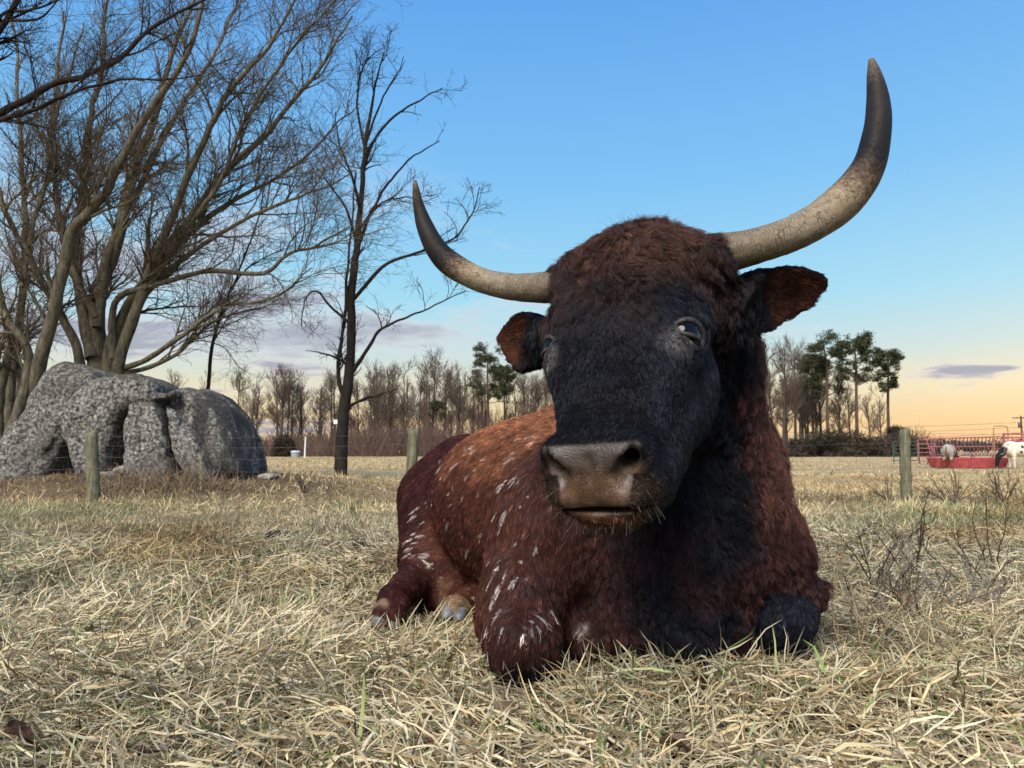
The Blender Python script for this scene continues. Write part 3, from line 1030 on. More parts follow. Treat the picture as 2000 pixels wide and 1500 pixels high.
# ================================================================== the bull
HS = 1.10                                    # head scale
HQ = np.array([-0.4920784, 0.07629855, -0.49287947])
HT = np.array([0.08615862, 1.11646318, 0.44122901 - CAM_H]) * 1.10 + np.array([0.011, 0, CAM_H])


def _rot(v):
    a = np.linalg.norm(v); k = v / a
    K = np.array([[0, -k[2], k[1]], [k[2], 0, -k[0]], [-k[1], k[0], 0]])
    return np.eye(3) + np.sin(a) * K + (1 - np.cos(a)) * K @ K


HR = _rot(HQ) @ np.diag([1, -1, 1.0])       # head axes: x across the face, y out of the face, z up the face


def H2W(p):
    return np.asarray(p, float) @ HR.T * HS + HT


def W2H(p):
    return (np.asarray(p) - HT) @ HR / HS


VOX = 0.007
GLO = np.array([-0.62, 1.12, -0.06])
GHI = np.array([0.90, 3.50, 1.12])
GN = np.ceil((GHI - GLO) / VOX).astype(int)
FIELD = np.full(GN, 1.0, np.float32)
_ax = [(GLO[i] + VOX * np.arange(GN[i])).astype(np.float32) for i in range(3)]


def blend(fn, lo, hi, k, op='add'):
    """Smoothly add (or cut) the distance function fn within the world box lo..hi."""
    pad = 3 * VOX + k
    i0 = np.maximum(((np.asarray(lo) - pad - GLO) / VOX).astype(int), 0)
    i1 = np.minimum(((np.asarray(hi) + pad - GLO) / VOX).astype(int) + 1, GN)
    if np.any(i1 <= i0):
        return
    X, Y, Z = np.meshgrid(_ax[0][i0[0]:i1[0]], _ax[1][i0[1]:i1[1]], _ax[2][i0[2]:i1[2]], indexing='ij')
    d = fn(np.stack([X, Y, Z], -1)).astype(np.float32)
    sl = tuple(slice(a, b) for a, b in zip(i0, i1))
    f = FIELD[sl]
    if op == 'add':
        h = np.maximum(k - np.abs(f - d), 0) / k
        FIELD[sl] = np.minimum(f, d) - h * h * k * 0.25
    else:
        d = -d
        h = np.maximum(k - np.abs(f - d), 0) / k
        FIELD[sl] = np.maximum(f, d) + h * h * k * 0.25


def d_ell(p, c, r, M=None):
    q = p - np.asarray(c, np.float32)
    if M is not None:
        q = q @ np.asarray(M, np.float32)
    r = np.asarray(r, np.float32)
    k0 = np.linalg.norm(q / r, axis=-1)
    k1 = np.linalg.norm(q / (r * r), axis=-1)
    return k0 * (k0 - 1) / (k1 + 1e-9)


def d_cone(p, a, b, ra, rb):
    a = np.asarray(a, np.float32); b = np.asarray(b, np.float32)
    ab = b - a
    t = np.clip(((p - a) @ ab) / (ab @ ab), 0, 1)
    return np.linalg.norm(p - a - t[..., None] * ab, axis=-1) - (ra + (rb - ra) * t)


def ell(c, r, k=0.05, M=None, op='add'):
    R = max(r)
    blend(lambda p: d_ell(p, c, r, M), np.asarray(c) - R, np.asarray(c) + R, k, op)


def cone(a, b, ra, rb, k=0.05, op='add'):
    R = max(ra, rb)
    blend(lambda p: d_cone(p, a, b, ra, rb), np.minimum(a, b) - R, np.maximum(a, b) + R, k, op)


def chain(pts, k=0.05):
    for (a, ra), (b, rb) in zip(pts[:-1], pts[1:]):
        cone(a, b, ra, rb, k)


# ---- trunk
AXF = nrm(np.array([0.55, -0.92, 0.0]))       # towards the head
AXS = np.array([AXF[1] * -1, AXF[0], 0.0])    # to the animal's left (picture right)
MB_ = np.stack([AXF, AXS, np.array([0, 0, 1.0])], 1)
ell((0.16, 2.52, 0.325), (0.72, 0.36, 0.322), 0.10, MB_)           # barrel
ell((-0.125, 3.02, 0.285), (0.30, 0.25, 0.255), 0.10, MB_)          # rump
ell((-0.20, 2.96, 0.45), (0.10, 0.09, 0.10), 0.12, MB_)            # hip bone
ell(P(1300, 975, 2.08), (0.295, 0.30, 0.33), 0.07)                 # chest
cone(P(1345, 930, 2.10), P(1300, 700, 1.80), 0.225, 0.185, 0.07)    # neck
cone(P(1305, 700, 1.80), P(1262, 570, 1.60), 0.18, 0.14, 0.07)     # throat latch to skull
cone(P(1262, 760, 2.25), P(1220, 830, 2.55), 0.20, 0.22, 0.12)     # withers
# ---- near shoulder (picture left) with folded foreleg
ell(P(1075, 1055, 2.02), (0.17, 0.22, 0.24), 0.09)
ell(P(1022, 1180, 1.92), (0.108, 0.19, 0.165), 0.035)
cone(P(1012, 1205, 1.86), P(1022, 1262, 1.74), 0.096, 0.080, 0.03)
cone(P(1022, 1262, 1.74), P(1040, 1300, 1.80), 0.078, 0.062, 0.03)
# ---- brisket
cone(P(1310, 1010, 1.88), P(1305, 1215, 1.87), 0.165, 0.115, 0.07)
cone(P(1222, 1090, 1.86), P(1222, 1235, 1.83), 0.085, 0.062, 0.022)
cone(P(1345, 1080, 1.80), P(1335, 1240, 1.78), 0.095, 0.072, 0.03)
cone(P(1425, 1090, 1.88), P(1420, 1230, 1.88), 0.085, 0.06, 0.03)
ell(P(1155, 1040, 2.00), (0.13, 0.14, 0.16), 0.05)
# tucked near fore fetlock, far fore hoof
cone(P(1135, 1215, 1.90), P(1150, 1262, 1.84), 0.055, 0.042, 0.04)
# ---- far foreleg (picture right)
ell(P(1490, 1090, 2.03), (0.105, 0.16, 0.17), 0.05)
cone(P(1475, 1178, 1.98), P(1572, 1158, 2.00), 0.062, 0.046, 0.035)
cone(P(1530, 1190, 2.02), P(1525, 1215, 1.90), 0.080, 0.076, 0.012)
cone(P(1525, 1212, 1.92), P(1505, 1240, 2.0), 0.072, 0.062, 0.03)
# ---- hind leg stretched out (picture left)
cone((-0.27, 2.93, 0.33), P(838, 1095, 2.66), 0.165, 0.098, 0.06)
cone(P(838, 1085, 2.66), P(828, 1135, 2.58), 0.095, 0.078, 0.04)
chain([(P(830, 1130, 2.58), 0.074), (P(795, 1148, 2.47), 0.050), (P(770, 1168, 2.39), 0.043)], 0.035)
ell(P(768, 1172, 2.385), (0.047, 0.05, 0.045), 0.02)
cone(P(762, 1178, 2.36), P(745, 1200, 2.30), 0.034, 0.029, 0.012)
cone(P(784, 1180, 2.36), P(775, 1206, 2.30), 0.030, 0.026, 0.012)
# ---- other hind foot and sheath
cone(P(950, 1170, 2.55), P(892, 1190, 2.36), 0.06, 0.045, 0.03)
ell(P(888, 1196, 2.33), (0.044, 0.045, 0.040), 0.02)
cone(P(868, 1120, 2.62), P(862, 1168, 2.56), 0.07, 0.045, 0.04)
# flank fold
cone(P(845, 1010, 2.72), P(880, 1150, 2.55), 0.05, 0.03, 0.06)

# ---- head, in head coordinates


def hblend(fn, c, R, k=0.03, op='add'):
    w = H2W(np.asarray(c))
    R = R * HS
    blend(lambda p: fn(W2H(p).astype(np.float32)) * HS, w - R, w + R, k * HS, op)


def hell(c, r, k=0.03, M=None, op='add'):
    hblend(lambda p: d_ell(p, c, r, M), c, max(r), k, op)


def hcone(a, b, ra, rb, k=0.03, op='add'):
    a = np.asarray(a, float); b = np.asarray(b, float)
    hblend(lambda p: d_cone(p, a, b, ra, rb), (a + b) / 2, np.linalg.norm(b - a) / 2 + max(ra, rb), k, op)


hell((0, -0.115, 0.435), (0.136, 0.105, 0.125), 0.04)
hell((0, -0.070, 0.485), (0.105, 0.065, 0.070), 0.05)           # poll bulge
hell((0, -0.06, 0.40), (0.118, 0.062, 0.13), 0.04)             # forehead
hcone((0, -0.075, 0.36), (0, -0.062, 0.13), 0.084, 0.058, 0.05)  # nasal bridge
for s in (-1, 1):
    hcone((s * 0.060, -0.175, 0.31), (s * 0.045, -0.125, 0.10), 0.074, 0.052, 0.05)
    hell((s * 0.066, -0.185, 0.31), (0.050, 0.085, 0.105), 0.05)
    hell((s * 0.108, -0.068, 0.362), (0.038, 0.046, 0.046), 0.035)          # brow
    hcone((s * 0.098, -0.070, 0.30), (s * 0.055, -0.066, 0.19), 0.036, 0.03, 0.05)   # cheek ridge
    hcone((s * 0.100, -0.085, 0.500), (s * 0.140, -0.095, 0.515), 0.050, 0.040, 0.04)  # horn boss
# muzzle: rounded block facing the pad normal
NP = nrm(np.array([0, 0.76, -0.65])); TP = np.array([0, 0.65, 0.76])
MM = np.stack([np.array([1.0, 0, 0]), NP, TP], 1)
PADC = np.array([0, -0.030, 0.062])


def d_muz(p):
    q = (p - PADC.astype(np.float32)) @ MM.astype(np.float32)
    wx = 0.047 + 0.14 * np.clip(q[..., 2], -0.05, 0.05)
    hx = np.stack([np.abs(q[..., 0]) - wx, np.abs(q[..., 1] + 0.045) - 0.022, np.abs(q[..., 2]) - 0.031], -1)
    return np.linalg.norm(np.maximum(hx, 0), axis=-1) + np.minimum(hx.max(-1), 0) - 0.029


hblend(d_muz, PADC, 0.14, 0.035)
pad = lambda x, n, t: PADC + MM @ np.array([x, n, t])
for s in (-1, 1):
    hell(pad(s * 0.062, -0.024, 0.016), (0.026, 0.036, 0.036), 0.022, MM)     # nostril wing
    hell(pad(s * 0.042, -0.010, 0.028), (0.022, 0.016, 0.020), 0.014, MM)     # inner rim of the nostril
    hell(pad(s * 0.056, -0.048, -0.030), (0.034, 0.045, 0.032), 0.03, MM)     # lip corners
hell(pad(0, -0.050, -0.063), (0.056, 0.046, 0.020), 0.010, MM)                # lower lip
hell((0, -0.125, 0.085), (0.058, 0.055, 0.07), 0.04)                            # chin
for s in (-1, 1):
    # comma-shaped nostril, wide at its lower inner end
    hcone(pad(s * 0.074, 0.002, 0.042), pad(s * 0.067, -0.002, 0.020), 0.008, 0.0150, 0.005, 'cut')
    hcone(pad(s * 0.067, -0.002, 0.020), pad(s * 0.046, 0.004, 0.003), 0.0150, 0.013, 0.005, 'cut')
    hcone(pad(s * 0.060, 0.0, 0.018), pad(s * 0.046, -0.075, 0.04), 0.0165, 0.013, 0.005, 'cut')
    hell(pad(s * 0.060, 0.004, -0.012), (0.016, 0.010, 0.012), 0.02, MM, 'cut')
    # lids bulge round the eyeball, then the opening is cut
    hell((s * 0.114, -0.058, 0.328), (0.030, 0.034, 0.030), 0.014)
    hcone((s * 0.124, -0.026, 0.342), (s * 0.136, -0.058, 0.360), 0.010, 0.012, 0.012)
    hcone((s * 0.136, -0.058, 0.360), (s * 0.128, -0.090, 0.346), 0.012, 0.010, 0.012)
    hell((s * 0.144, -0.054, 0.325), (0.028, 0.025, 0.0185), 0.005, None, 'cut')
    # hollow in front of the eye
    hell((s * 0.150, -0.010, 0.355), (0.03, 0.03, 0.03), 0.05, None, 'cut')
hcone(pad(0, 0.006, 0.030), pad(0, 0.006, -0.048), 0.0035, 0.0030, 0.010, 'cut')
# mouth line
hblend(lambda p: d_ell(p, pad(0, -0.012, -0.054), (0.084, 0.058, 0.0042), MM), pad(0, -.012, -0.054), 0.085, 0.004, 'cut')


# ---- ears: cupped blades
def ear_frame(base, tip, facing):
    base = np.asarray(base, float); tip = np.asarray(tip, float)
    u = nrm(tip - base)
    w = nrm(np.asarray(facing, float) - u * np.dot(facing, u))
    v = np.cross(w, u)
    return base, np.linalg.norm(tip - base), np.stack([u, v, w], 1)


def ear_halfwidth(s):
    return np.interp(s, [0, .15, .36, .58, .78, .92, 1.0], [0.55, 0.80, 1.0, 0.95, 0.72, 0.42, 0.10])


def add_ear(base, tip, facing, hw, cup):
    B, Ln, M = ear_frame(base, tip, facing)

    def fn(p):
        q = (p - B.astype(np.float32)) @ M.astype(np.float32)
        s = np.clip(q[..., 0] / Ln, 0, 1)
        b = ear_halfwidth(s) * hw
        over = np.abs(q[..., 0] - Ln / 2) - Ln / 2
        wc = cup * (q[..., 1] / hw) ** 2 * (1.25 - 0.75 * s) - 0.02 * np.sin(s * 3.0)
        th = 0.0085 + 0.012 * (1 - s) ** 2
        a = np.abs(q[..., 2] - wc) * 0.8 - th
        e = np.abs(q[..., 1]) - b
        return np.maximum(np.maximum(a, e), over)
    c = (np.asarray(base) + np.asarray(tip)) / 2
    blend(fn, c - Ln * 0.75, c + Ln * 0.75, 0.02)
    return B, Ln, M


EAR_R = add_ear(P(1425, 600, 1.53), P(1616, 552, 1.56), np.array([-0.30, -0.75, -0.42]), 0.067, 0.040)
EAR_L = add_ear(P(1075, 668, 1.66), P(976, 662, 1.74), np.array([-0.15, -0.90, -0.12]), 0.062, 0.032)
cone(P(1405, 600, 1.54), P(1440, 592, 1.535), 0.07, 0.042, 0.03)
cone(P(1095, 665, 1.64), P(1060, 668, 1.66), 0.06, 0.042, 0.03)

# loose skin: vertical folds on neck and chest, fine ripples over the shoulder, slight relief on the face


def relief():
    i0 = ((np.array([-.1, 1.15, 0.02]) - GLO) / VOX).astype(int); i1 = np.minimum(((np.array([.9, 2.45, 1.05]) - GLO) / VOX).astype(int), GN)
    sl = tuple(slice(a, b) for a, b in zip(i0, i1))
    near = np.argwhere(np.abs(FIELD[sl]) < .03)
    p = (near + i0) * VOX + GLO
    h = W2H(p)
    hd = np.minimum(d_cone(h, (0, -.11, .48), (0, -.085, .05), .165, .125), d_cone(h, (0, -.16, .40), (0, -.13, .1), .15, .09))
    wb = smooth01(-.01, .04, hd) * smooth01(.02, .10, p[:, 2])
    f = .0085 * VN[0](p * [1, 1, .22], 19, 2) + .0035 * VN[1](p * [1, 1, .4], 45, 1)
    g = .0018 * VN[2](p, 26, 2) * smooth01(.06, .14, np.linalg.norm(h - PADC, axis=1)) * smooth01(.035, .06, np.linalg.norm(np.stack([np.abs(h[:, 0]) - .125, h[:, 1] + .055, h[:, 2] - .327], -1), axis=1))
    d = f * wb + g * (1 - smooth01(-.01, .04, hd))
    ii = near + i0
    FIELD[ii[:, 0], ii[:, 1], ii[:, 2]] += d.astype(np.float32)


relief()
FIELD[:, :, :max(0, int((0.0 - GLO[2]) / VOX) - 1)] = 0.05      # flat where it lies on the ground
import openvdb as vdb
_g = vdb.FloatGrid(0.2)
_g.copyFromArray(np.clip(FIELD, -0.2, 0.2))
_pts, _quads = _g.convertToQuads(0.0)
BV = _pts.astype(np.float64) * VOX + GLO
BF = np.asarray(_quads, np.int64)


def field_at(p):
    q = (np.asarray(p) - GLO) / VOX
    q = np.clip(q, 0, np.array(GN) - 1.001)
    i = q.astype(int); f = q - i
    r = 0
    for a in (0, 1):
        for b in (0, 1):
            for c in (0, 1):
                r = r + FIELD[i[:, 0] + a, i[:, 1] + b, i[:, 2] + c] * (f[:, 0] if a else 1 - f[:, 0]) * (f[:, 1] if b else 1 - f[:, 1]) * (f[:, 2] if c else 1 - f[:, 2])
    return r


def field_grad(p, e=0.006):
    g = np.stack([field_at(p + d) - field_at(p - d) for d in np.eye(3) * e], -1)
    return nrm(g)


# keep only the largest connected piece: drop islands
def largest(F, n):
    lab = np.arange(n)
    for _ in range(400):
        m = lab[F].min(1)
        new = lab.copy()
        for k in range(F.shape[1]):
            np.minimum.at(new, F[:, k], m)
        new = new[new]
        if np.array_equal(new, lab):
            break
        lab = new
    best = np.bincount(lab[F[:, 0]]).argmax()
    return F[lab[F[:, 0]] == best]


BF = largest(BF, len(BV))
_used = np.unique(BF); _re = np.full(len(BV), -1); _re[_used] = np.arange(len(_used))
BV = BV[_used]; BF = _re[BF]
# orient outwards
_n0 = np.cross(BV[BF[:, 1]] - BV[BF[:, 0]], BV[BF[:, 3]] - BV[BF[:, 0]])
if (nrm(_n0) * field_grad(BV[BF].mean(1))).sum() < 0:
    BF = BF[:, ::-1]
BN = field_grad(BV)
# ---- regions, colours and lie of the coat


def raycast(px, py):
    o = np.array([0, 0, CAM_H]); d = nrm(P(px, py, 2.0) - o)
    t = 1.15
    while t < 4.2:
        f = field_at((o + d * t)[None])[0]
        if f < 0.002:
            return o + d * t
        t += max(0.003, min(0.05, f * 0.7))
    return None


def head_w(p):
    h = W2H(p)
    hd = np.minimum(d_cone(h, (0, -.11, .48), (0, -.085, .05), .165, .125), d_cone(h, (0, -.16, .40), (0, -.13, .1), .15, .09))
    return smooth01(0.035, -0.005, hd), h


def ear_w(p):
    w = np.zeros(len(p)); d = np.zeros((len(p), 3)); inner = np.zeros(len(p))
    for B, Ln, M in (EAR_R, EAR_L):
        q = (p - B) @ M
        m = smooth01(0.012, 0.05, q[:, 0]) * (q[:, 0] < Ln + .03) * (np.abs(q[:, 1]) < .10) * (np.abs(q[:, 2]) < .09)
        w = np.maximum(w, m)
        d += m[:, None] * M[:, 0]
        nn = field_grad(p) @ M[:, 2]
        inner = np.maximum(inner, m * smooth01(0.1, 0.6, nn) * smooth01(0.30, 0.5, q[:, 0] / Ln) * smooth01(1.0, .55, np.abs(q[:, 1]) / (ear_halfwidth(np.clip(q[:, 0] / Ln, 0, 1)) * .075)))
    return w, d, inner


def bare_w(p):
    """1 on the naked nose pad and lips, 0 on hair."""
    h = W2H(p)
    q = (h - PADC) @ MM
    lim = 0.060 + 0.16 * np.clip(q[:, 2], -0.055, 0.05)
    a = smooth01(0.004, -0.004, np.abs(q[:, 0]) - lim - 0.012 * (q[:, 2] > 0.0))
    b = smooth01(0.052, 0.046, q[:, 2] + 0.10 * np.maximum(-q[:, 1] - 0.02, 0)) * smooth01(-0.068, -0.062, q[:, 2])
    c = smooth01(-0.055, -0.030, q[:, 1])
    return a * b * c


def eye_d(p):
    h = W2H(p)
    a = np.abs(h[:, 0]); 
    return np.sqrt((a - .123) ** 2 + (h[:, 1] + .054) ** 2 + ((h[:, 2] - .327) * 1.15) ** 2)


FLECK_Z = [(340, 250), (352, 232), (330, 285), (345, 262), (395, 262), (380, 285), (365, 312), (520, 236), (470, 288), (450, 318), (392, 372), (386, 432), (320, 362),
           (460, 470), (588, 372), (652, 318), (630, 238), (690, 226), (662, 182), (705, 205), (600, 512), (364, 598), (386, 678), (546, 640), (516, 648),
           (540, 756), (560, 792), (640, 746), (578, 872), (530, 938), (640, 892), (700, 952), (742, 912),
           (800, 868), (562, 962), (782, 912), (210, 580), (238, 636), (270, 642), (216, 692), (252, 680), (232, 452), (300, 362), (575, 450),
           (205, 640), (240, 600), (215, 500), (280, 690), (470, 215), (455, 225), (530, 1000), (480, 820), (505, 860), (515, 775), (380, 120), (395, 150),
           (480, 180), (465, 190), (730, 170), (715, 150), (560, 700), (420, 540), (430, 400), (480, 400), (520, 330), (560, 300), (410, 470), (340, 330), (300, 430), (290, 470), (225, 540), (260, 560), (200, 610), (245, 480), (540, 420), (500, 560), (440, 620), (355, 520), (670, 250), (610, 200), (575, 190)]
FLECKS = []
for zx, zy in FLECK_Z:
    hp = raycast(700 + zx / 2.105, 780 + zy / 2.105)
    if hp is not None:
        FLECKS.append(hp)


SPECKS = []
_rs = np.random.default_rng(77)
for _x0, _x1, _y0, _y1, _n in ((830, 1060, 850, 1140, 70), (800, 850, 890, 1120, 26), (935, 1085, 1120, 1290, 34), (1000, 1060, 930, 1100, 12)):
    for _k in range(_n):
        _h = raycast(_rs.uniform(_x0, _x1), _rs.uniform(_y0, _y1))
        if _h is not None:
            SPECKS.append(_h)


def flow_dir(p, n):
    hw, h = head_w(p)
    ew, ed, _ = ear_w(p)
    rear = -AXF
    s_ax = (p[:, :2] - np.array([0.42, 2.05])) @ rear[:2]          # distance behind the chest
    fb = smooth01(-0.02, 0.35, s_ax)
    body = (0.15 + 0.75 * fb)[:, None] * rear + np.array([0, 0, -1.0]) * (1.0 - 0.25 * fb)[:, None]
    sg = np.tanh(h[:, 0] / 0.04)
    up = smooth01(0.47, 0.56, h[:, 2])
    hx = sg * (0.35 + 0.5 * smooth01(0.2, 0.4, h[:, 2])) * smooth01(-0.16, -0.05, h[:, 1])
    hz = -1.0 + 0.6 * up
    hy = -0.55 * smooth01(-0.06, -0.14, h[:, 1]) + 0.2 * up
    loc = np.stack([hx, hy, hz], -1)
    # around the muzzle hair lies away from the pad
    q = h - PADC
    near = smooth01(0.16, 0.09, np.linalg.norm(q, axis=1))[:, None]
    loc = loc * (1 - near) + near * np.stack([q[:, 0] * 9, -0.7 + 0 * q[:, 0], np.where(q[:, 2] > 0, .3, -.5)], -1)
    hd = loc @ HR.T
    f = body * (1 - hw)[:, None] + nrm(hd) * hw[:, None]
    f = f * (1 - ew)[:, None] + ed * ew[:, None] * 1.0
    f = f - n * (f * n).sum(1, keepdims=True)
    return nrm(f), hw, h, ew


def coat_params(p, n):
    """Per root: colour, length, lift, wave, clump, thickness."""
    f, hw, h, ew = flow_dir(p, n)
    _, _, inner = ear_w(p)
    pr = p - np.array([0, 0, 0])
    rear = -AXF
    s_ax = (p[:, :2] - np.array([0.42, 2.05])) @ rear[:2]
    lat = (p[:, :2] - np.array([0.42, 2.05])) @ AXS[:2]             # + picture right
    z = p[:, 2]
    nz1 = VN[0](p, 9, 3); nz2 = VN[1](p, 28, 2); nz3 = VN[2](p, 80, 2)
    C = lambda *c: np.array(c, float)
    maroon = C(.038, .0135, .0105); red = C(.078, .027, .0170); ginger = C(.23, .092, .043)
    black = C(.0042, .0040, .0056); brown = C(.060, .028, .019); dkbrown = C(.026, .0135, .0105)
    neckb = C(.135, .060, .046)
    ex = lambda w: w[:, None]
    # trunk: red sides, ginger back with the light on it painted in, dark rump
    col = maroon + (red - maroon) * ex(smooth01(-.05, 0.42, s_ax + .1 * nz1 - .35 * np.minimum(lat + .15, 0)))
    col = col + (ginger - col) * ex(smooth01(0.40, 0.62, z + 0.05 * nz1) * smooth01(0.0, 0.3, s_ax) * smooth01(1.05, .8, s_ax))
    rumpw = np.maximum(smooth01(0.80, 0.95, s_ax + .08 * nz1), smooth01(.5, .6, s_ax) * smooth01(-.33, -.42, lat))
    col = col + (C(.042, .0125, .0105) - col) * ex(rumpw)
    # chest: black down the middle and the brisket, brown towards the side of the neck
    front = smooth01(0.22, 0.02, s_ax)
    px = p[:, 0] / p[:, 1] * 1500 + 1000
    mid = smooth01(.23, .31, p[:, 0] + .035 * nz1) * smooth01(.62, .49, p[:, 0] + .05 * nz1)
    col = col + (black * 1.8 - col) * ex(front * mid * smooth01(.95, .70, z))
    side = smooth01(.47, .64, p[:, 0] + .06 * nz1)
    col = col + (neckb - col) * ex(side * smooth01(.30, .45, z) * 0.9)
    col = col + (C(.034, .0135, .0115) - col) * ex(side * smooth01(.42, .22, z) * .8)
    col = col + (C(.060, .017, .014) - col) * ex(front * smooth01(.5, .8, nz1 + .5) * .3 * mid * smooth01(.45, .3, z))
    # far knee and near knee bottom dark
    kr = smooth01(.13, .09, np.linalg.norm((p - P(1527, 1215, 1.93)) * [1, .7, 1], axis=1) - .03 * nz1)
    col = col + (C(.0085, .0095, .0150) - col) * ex(kr)
    kl = smooth01(0.10, 0.04, z + .04 * nz1) * (lat < -.1) * (s_ax < .3) * (p[:, 1] < 2.0)
    col = col + (black * 1.3 - col) * ex(kl * .9)
    # pasterns and sheath tan
    for c, r, cc in ((P(776, 1190, 2.34), .030, C(.26, .165, .095)), (P(748, 1194, 2.31), .038, C(.30, .20, .12)), (P(888, 1196, 2.33), .065, C(.25, .165, .09)), (P(862, 1152, 2.56), .070, C(.30, .18, .11))):
        col = col + (cc - col) * ex(smooth01(r, r * .65, np.linalg.norm(p - c, axis=1) + .01 * nz2))
    hd_ = np.minimum(d_cone(h, (0, -.11, .48), (0, -.085, .05), .165, .125), d_cone(h, (0, -.16, .40), (0, -.13, .1), .15, .09))
    col = col + (black * 1.2 - col) * ex(smooth01(.13, .06, hd_ + .02 * nz1) * smooth01(.60, .48, p[:, 0] + .05 * nz1))
    # white flecks along the lie of the hair
    fl = np.zeros(len(p))
    rs = np.random.default_rng(5)
    kdp = kdtree.KDTree(len(p))
    for i_, x_ in enumerate(p):
        kdp.insert(x_, i_)
    kdp.balance()
    for c0, big in [(c_, True) for c_ in FLECKS for _r in range(2)] + [(c_, False) for c_ in SPECKS]:
        c = c0 + rs.normal(0, .008, 3)
        L_, W_ = (rs.uniform(.011, .030), rs.uniform(.0036, .0080)) if big else (rs.uniform(.005, .013), rs.uniform(.0020, .0038))
        ix = np.array([t_[1] for t_ in kdp.find_range(c, L_ * 1.5)], int)
        if not len(ix):
            continue
        d = p[ix] - c
        al = (d * f[ix]).sum(1)
        r2 = (al / L_) ** 2 + ((d ** 2).sum(1) - al ** 2) / W_ ** 2
        fl[ix] = np.maximum(fl[ix], smooth01(1.0, .6, r2 + .6 * nz3[ix] + .3 * nz2[ix]))
    fl = fl * (1 - hw)
    fl = np.maximum(fl, smooth01(.034, .018, np.linalg.norm(p - P(1148, 1240, 1.83), axis=1) + .008 * nz2))
    keep = RNG.random(len(p)) < .7
    col = col + (C(.50, .44, .40) - col) * ex(fl * keep)
    # head
    hc = black + (dkbrown - black) * ex(smooth01(.28, .46, h[:, 2] + .06 * nz1 - .35 * np.maximum(h[:, 0] - .05, 0)))
    hc = hc + (brown - hc) * ex(smooth01(.40, .57, h[:, 2] + .08 * nz1) * smooth01(.15, .05, np.abs(h[:, 0] - .02)))
    hc = hc + (C(.0070, .0080, .0125) - hc) * ex(smooth01(.05, .09, h[:, 0]) * smooth01(.46, .40, h[:, 2]))
    muz = smooth01(.14, .095, np.linalg.norm(h - PADC, axis=1) + .01 * nz2)
    hc = hc + (C(.050, .030, .019) - hc) * ex(muz * .75 * smooth01(.10, .05, h[:, 2]))
    lipd = np.linalg.norm((h - pad(0, -.03, -.068)) * [.6, 1, 1.6], axis=1)
    hc = hc + (C(.13, .05, .022) - hc) * ex(smooth01(.045, .025, lipd))
    under = smooth01(.036, .014, np.linalg.norm((h - np.array([0, 0, 0])) * [0, 1, 1] + np.stack([np.abs(h[:, 0]) - .112, 0 * h[:, 0] + .030, 0 * h[:, 0] - .298], -1), axis=1) + .01 * nz2)
    hc = hc + (C(.10, .092, .092) - hc) * ex(under * .85 * (RNG.random(len(p)) < .75))
    col = col * (1 - ex(hw)) + hc * ex(hw)
    col = col + (C(.010, .0075, .0085) - col) * ex(ew)
    col = col + (C(.078, .027, .014) - col) * ex(inner)
    col = col * (1 + .28 * nz2 + .22 * nz3)[:, None]
    # lengths
    ln = .017 + .036 * smooth01(.45, .05, s_ax) * smooth01(.1, .3, z) * smooth01(-.38, -.24, lat)
    ln = ln + .012 * side * smooth01(.2, .4, z) * smooth01(.5, .1, s_ax)
    ln = np.where(z < .12, np.minimum(ln, .022), ln)
    feet = (z < .14) & (s_ax > .45)
    ln = np.where(feet, .006, ln)
    ln = ln * (1 - kr) + .010 * kr
    hl = .0080 + .040 * smooth01(.24, .50, h[:, 2] - .4 * np.maximum(np.abs(h[:, 0]) - .07, 0)) + .008 * smooth01(-.06, -.16, h[:, 1])
    hl = hl * (1 - .55 * muz)
    hl = np.where(eye_d(p) < .045, .0045, hl)
    hl = hl * (1 - .45 * smooth01(.10, .14, np.abs(h[:, 0])) * smooth01(.42, .48, h[:, 2]))
    ln = ln * (1 - hw) + hl * hw
    ln = ln * (1 - ew) + (.007 + .002 * inner) * ew
    fk = smooth01(.31, .44, h[:, 2] - .5 * np.maximum(np.abs(h[:, 0]) - .07, 0)) * hw
    nk = smooth01(.45, .1, s_ax) * (1 - hw) * (1 - ew) * (1 - kr) * smooth01(.04, .14, z) * smooth01(-.38, -.26, lat)
    wave = .0016 + .0065 * fk + .0050 * nk
    clump = .60 - .22 * hw * (1 - fk) + .30 * np.maximum(fk, nk)
    lift = .10 + .22 * fk + .04 * nk + .15 * ew
    th = .00046 + .00020 * (1 - hw) + .00008 * np.maximum(fk, nk)
    swirl = .18 + .80 * fk + .26 * nk - .06 * hw
    return dict(col=np.clip(col, .002, 1), f=f, ln=ln, wave=wave, clump=clump, lift=lift, th=th, swirl=swirl, hw=hw, ew=ew, long=np.maximum(fk, nk))


def sample_surface(n_total, dens):
    tri = np.concatenate([BF[:, [0, 1, 2]], BF[:, [0, 2, 3]]])
    a, b, c = BV[tri[:, 0]], BV[tri[:, 1]], BV[tri[:, 2]]
    area = np.linalg.norm(np.cross(b - a, c - a), axis=1) / 2
    w = area * dens(( a + b + c) / 3, nrm(np.cross(b - a, c - a)))
    w /= w.sum()
    k = RNG.choice(len(tri), n_total, p=w)
    u, v = RNG.random(n_total), RNG.random(n_total)
    fl = u + v > 1
    u[fl], v[fl] = 1 - u[fl], 1 - v[fl]
    return a[k] + u[:, None] * (b[k] - a[k]) + v[:, None] * (c[k] - a[k])


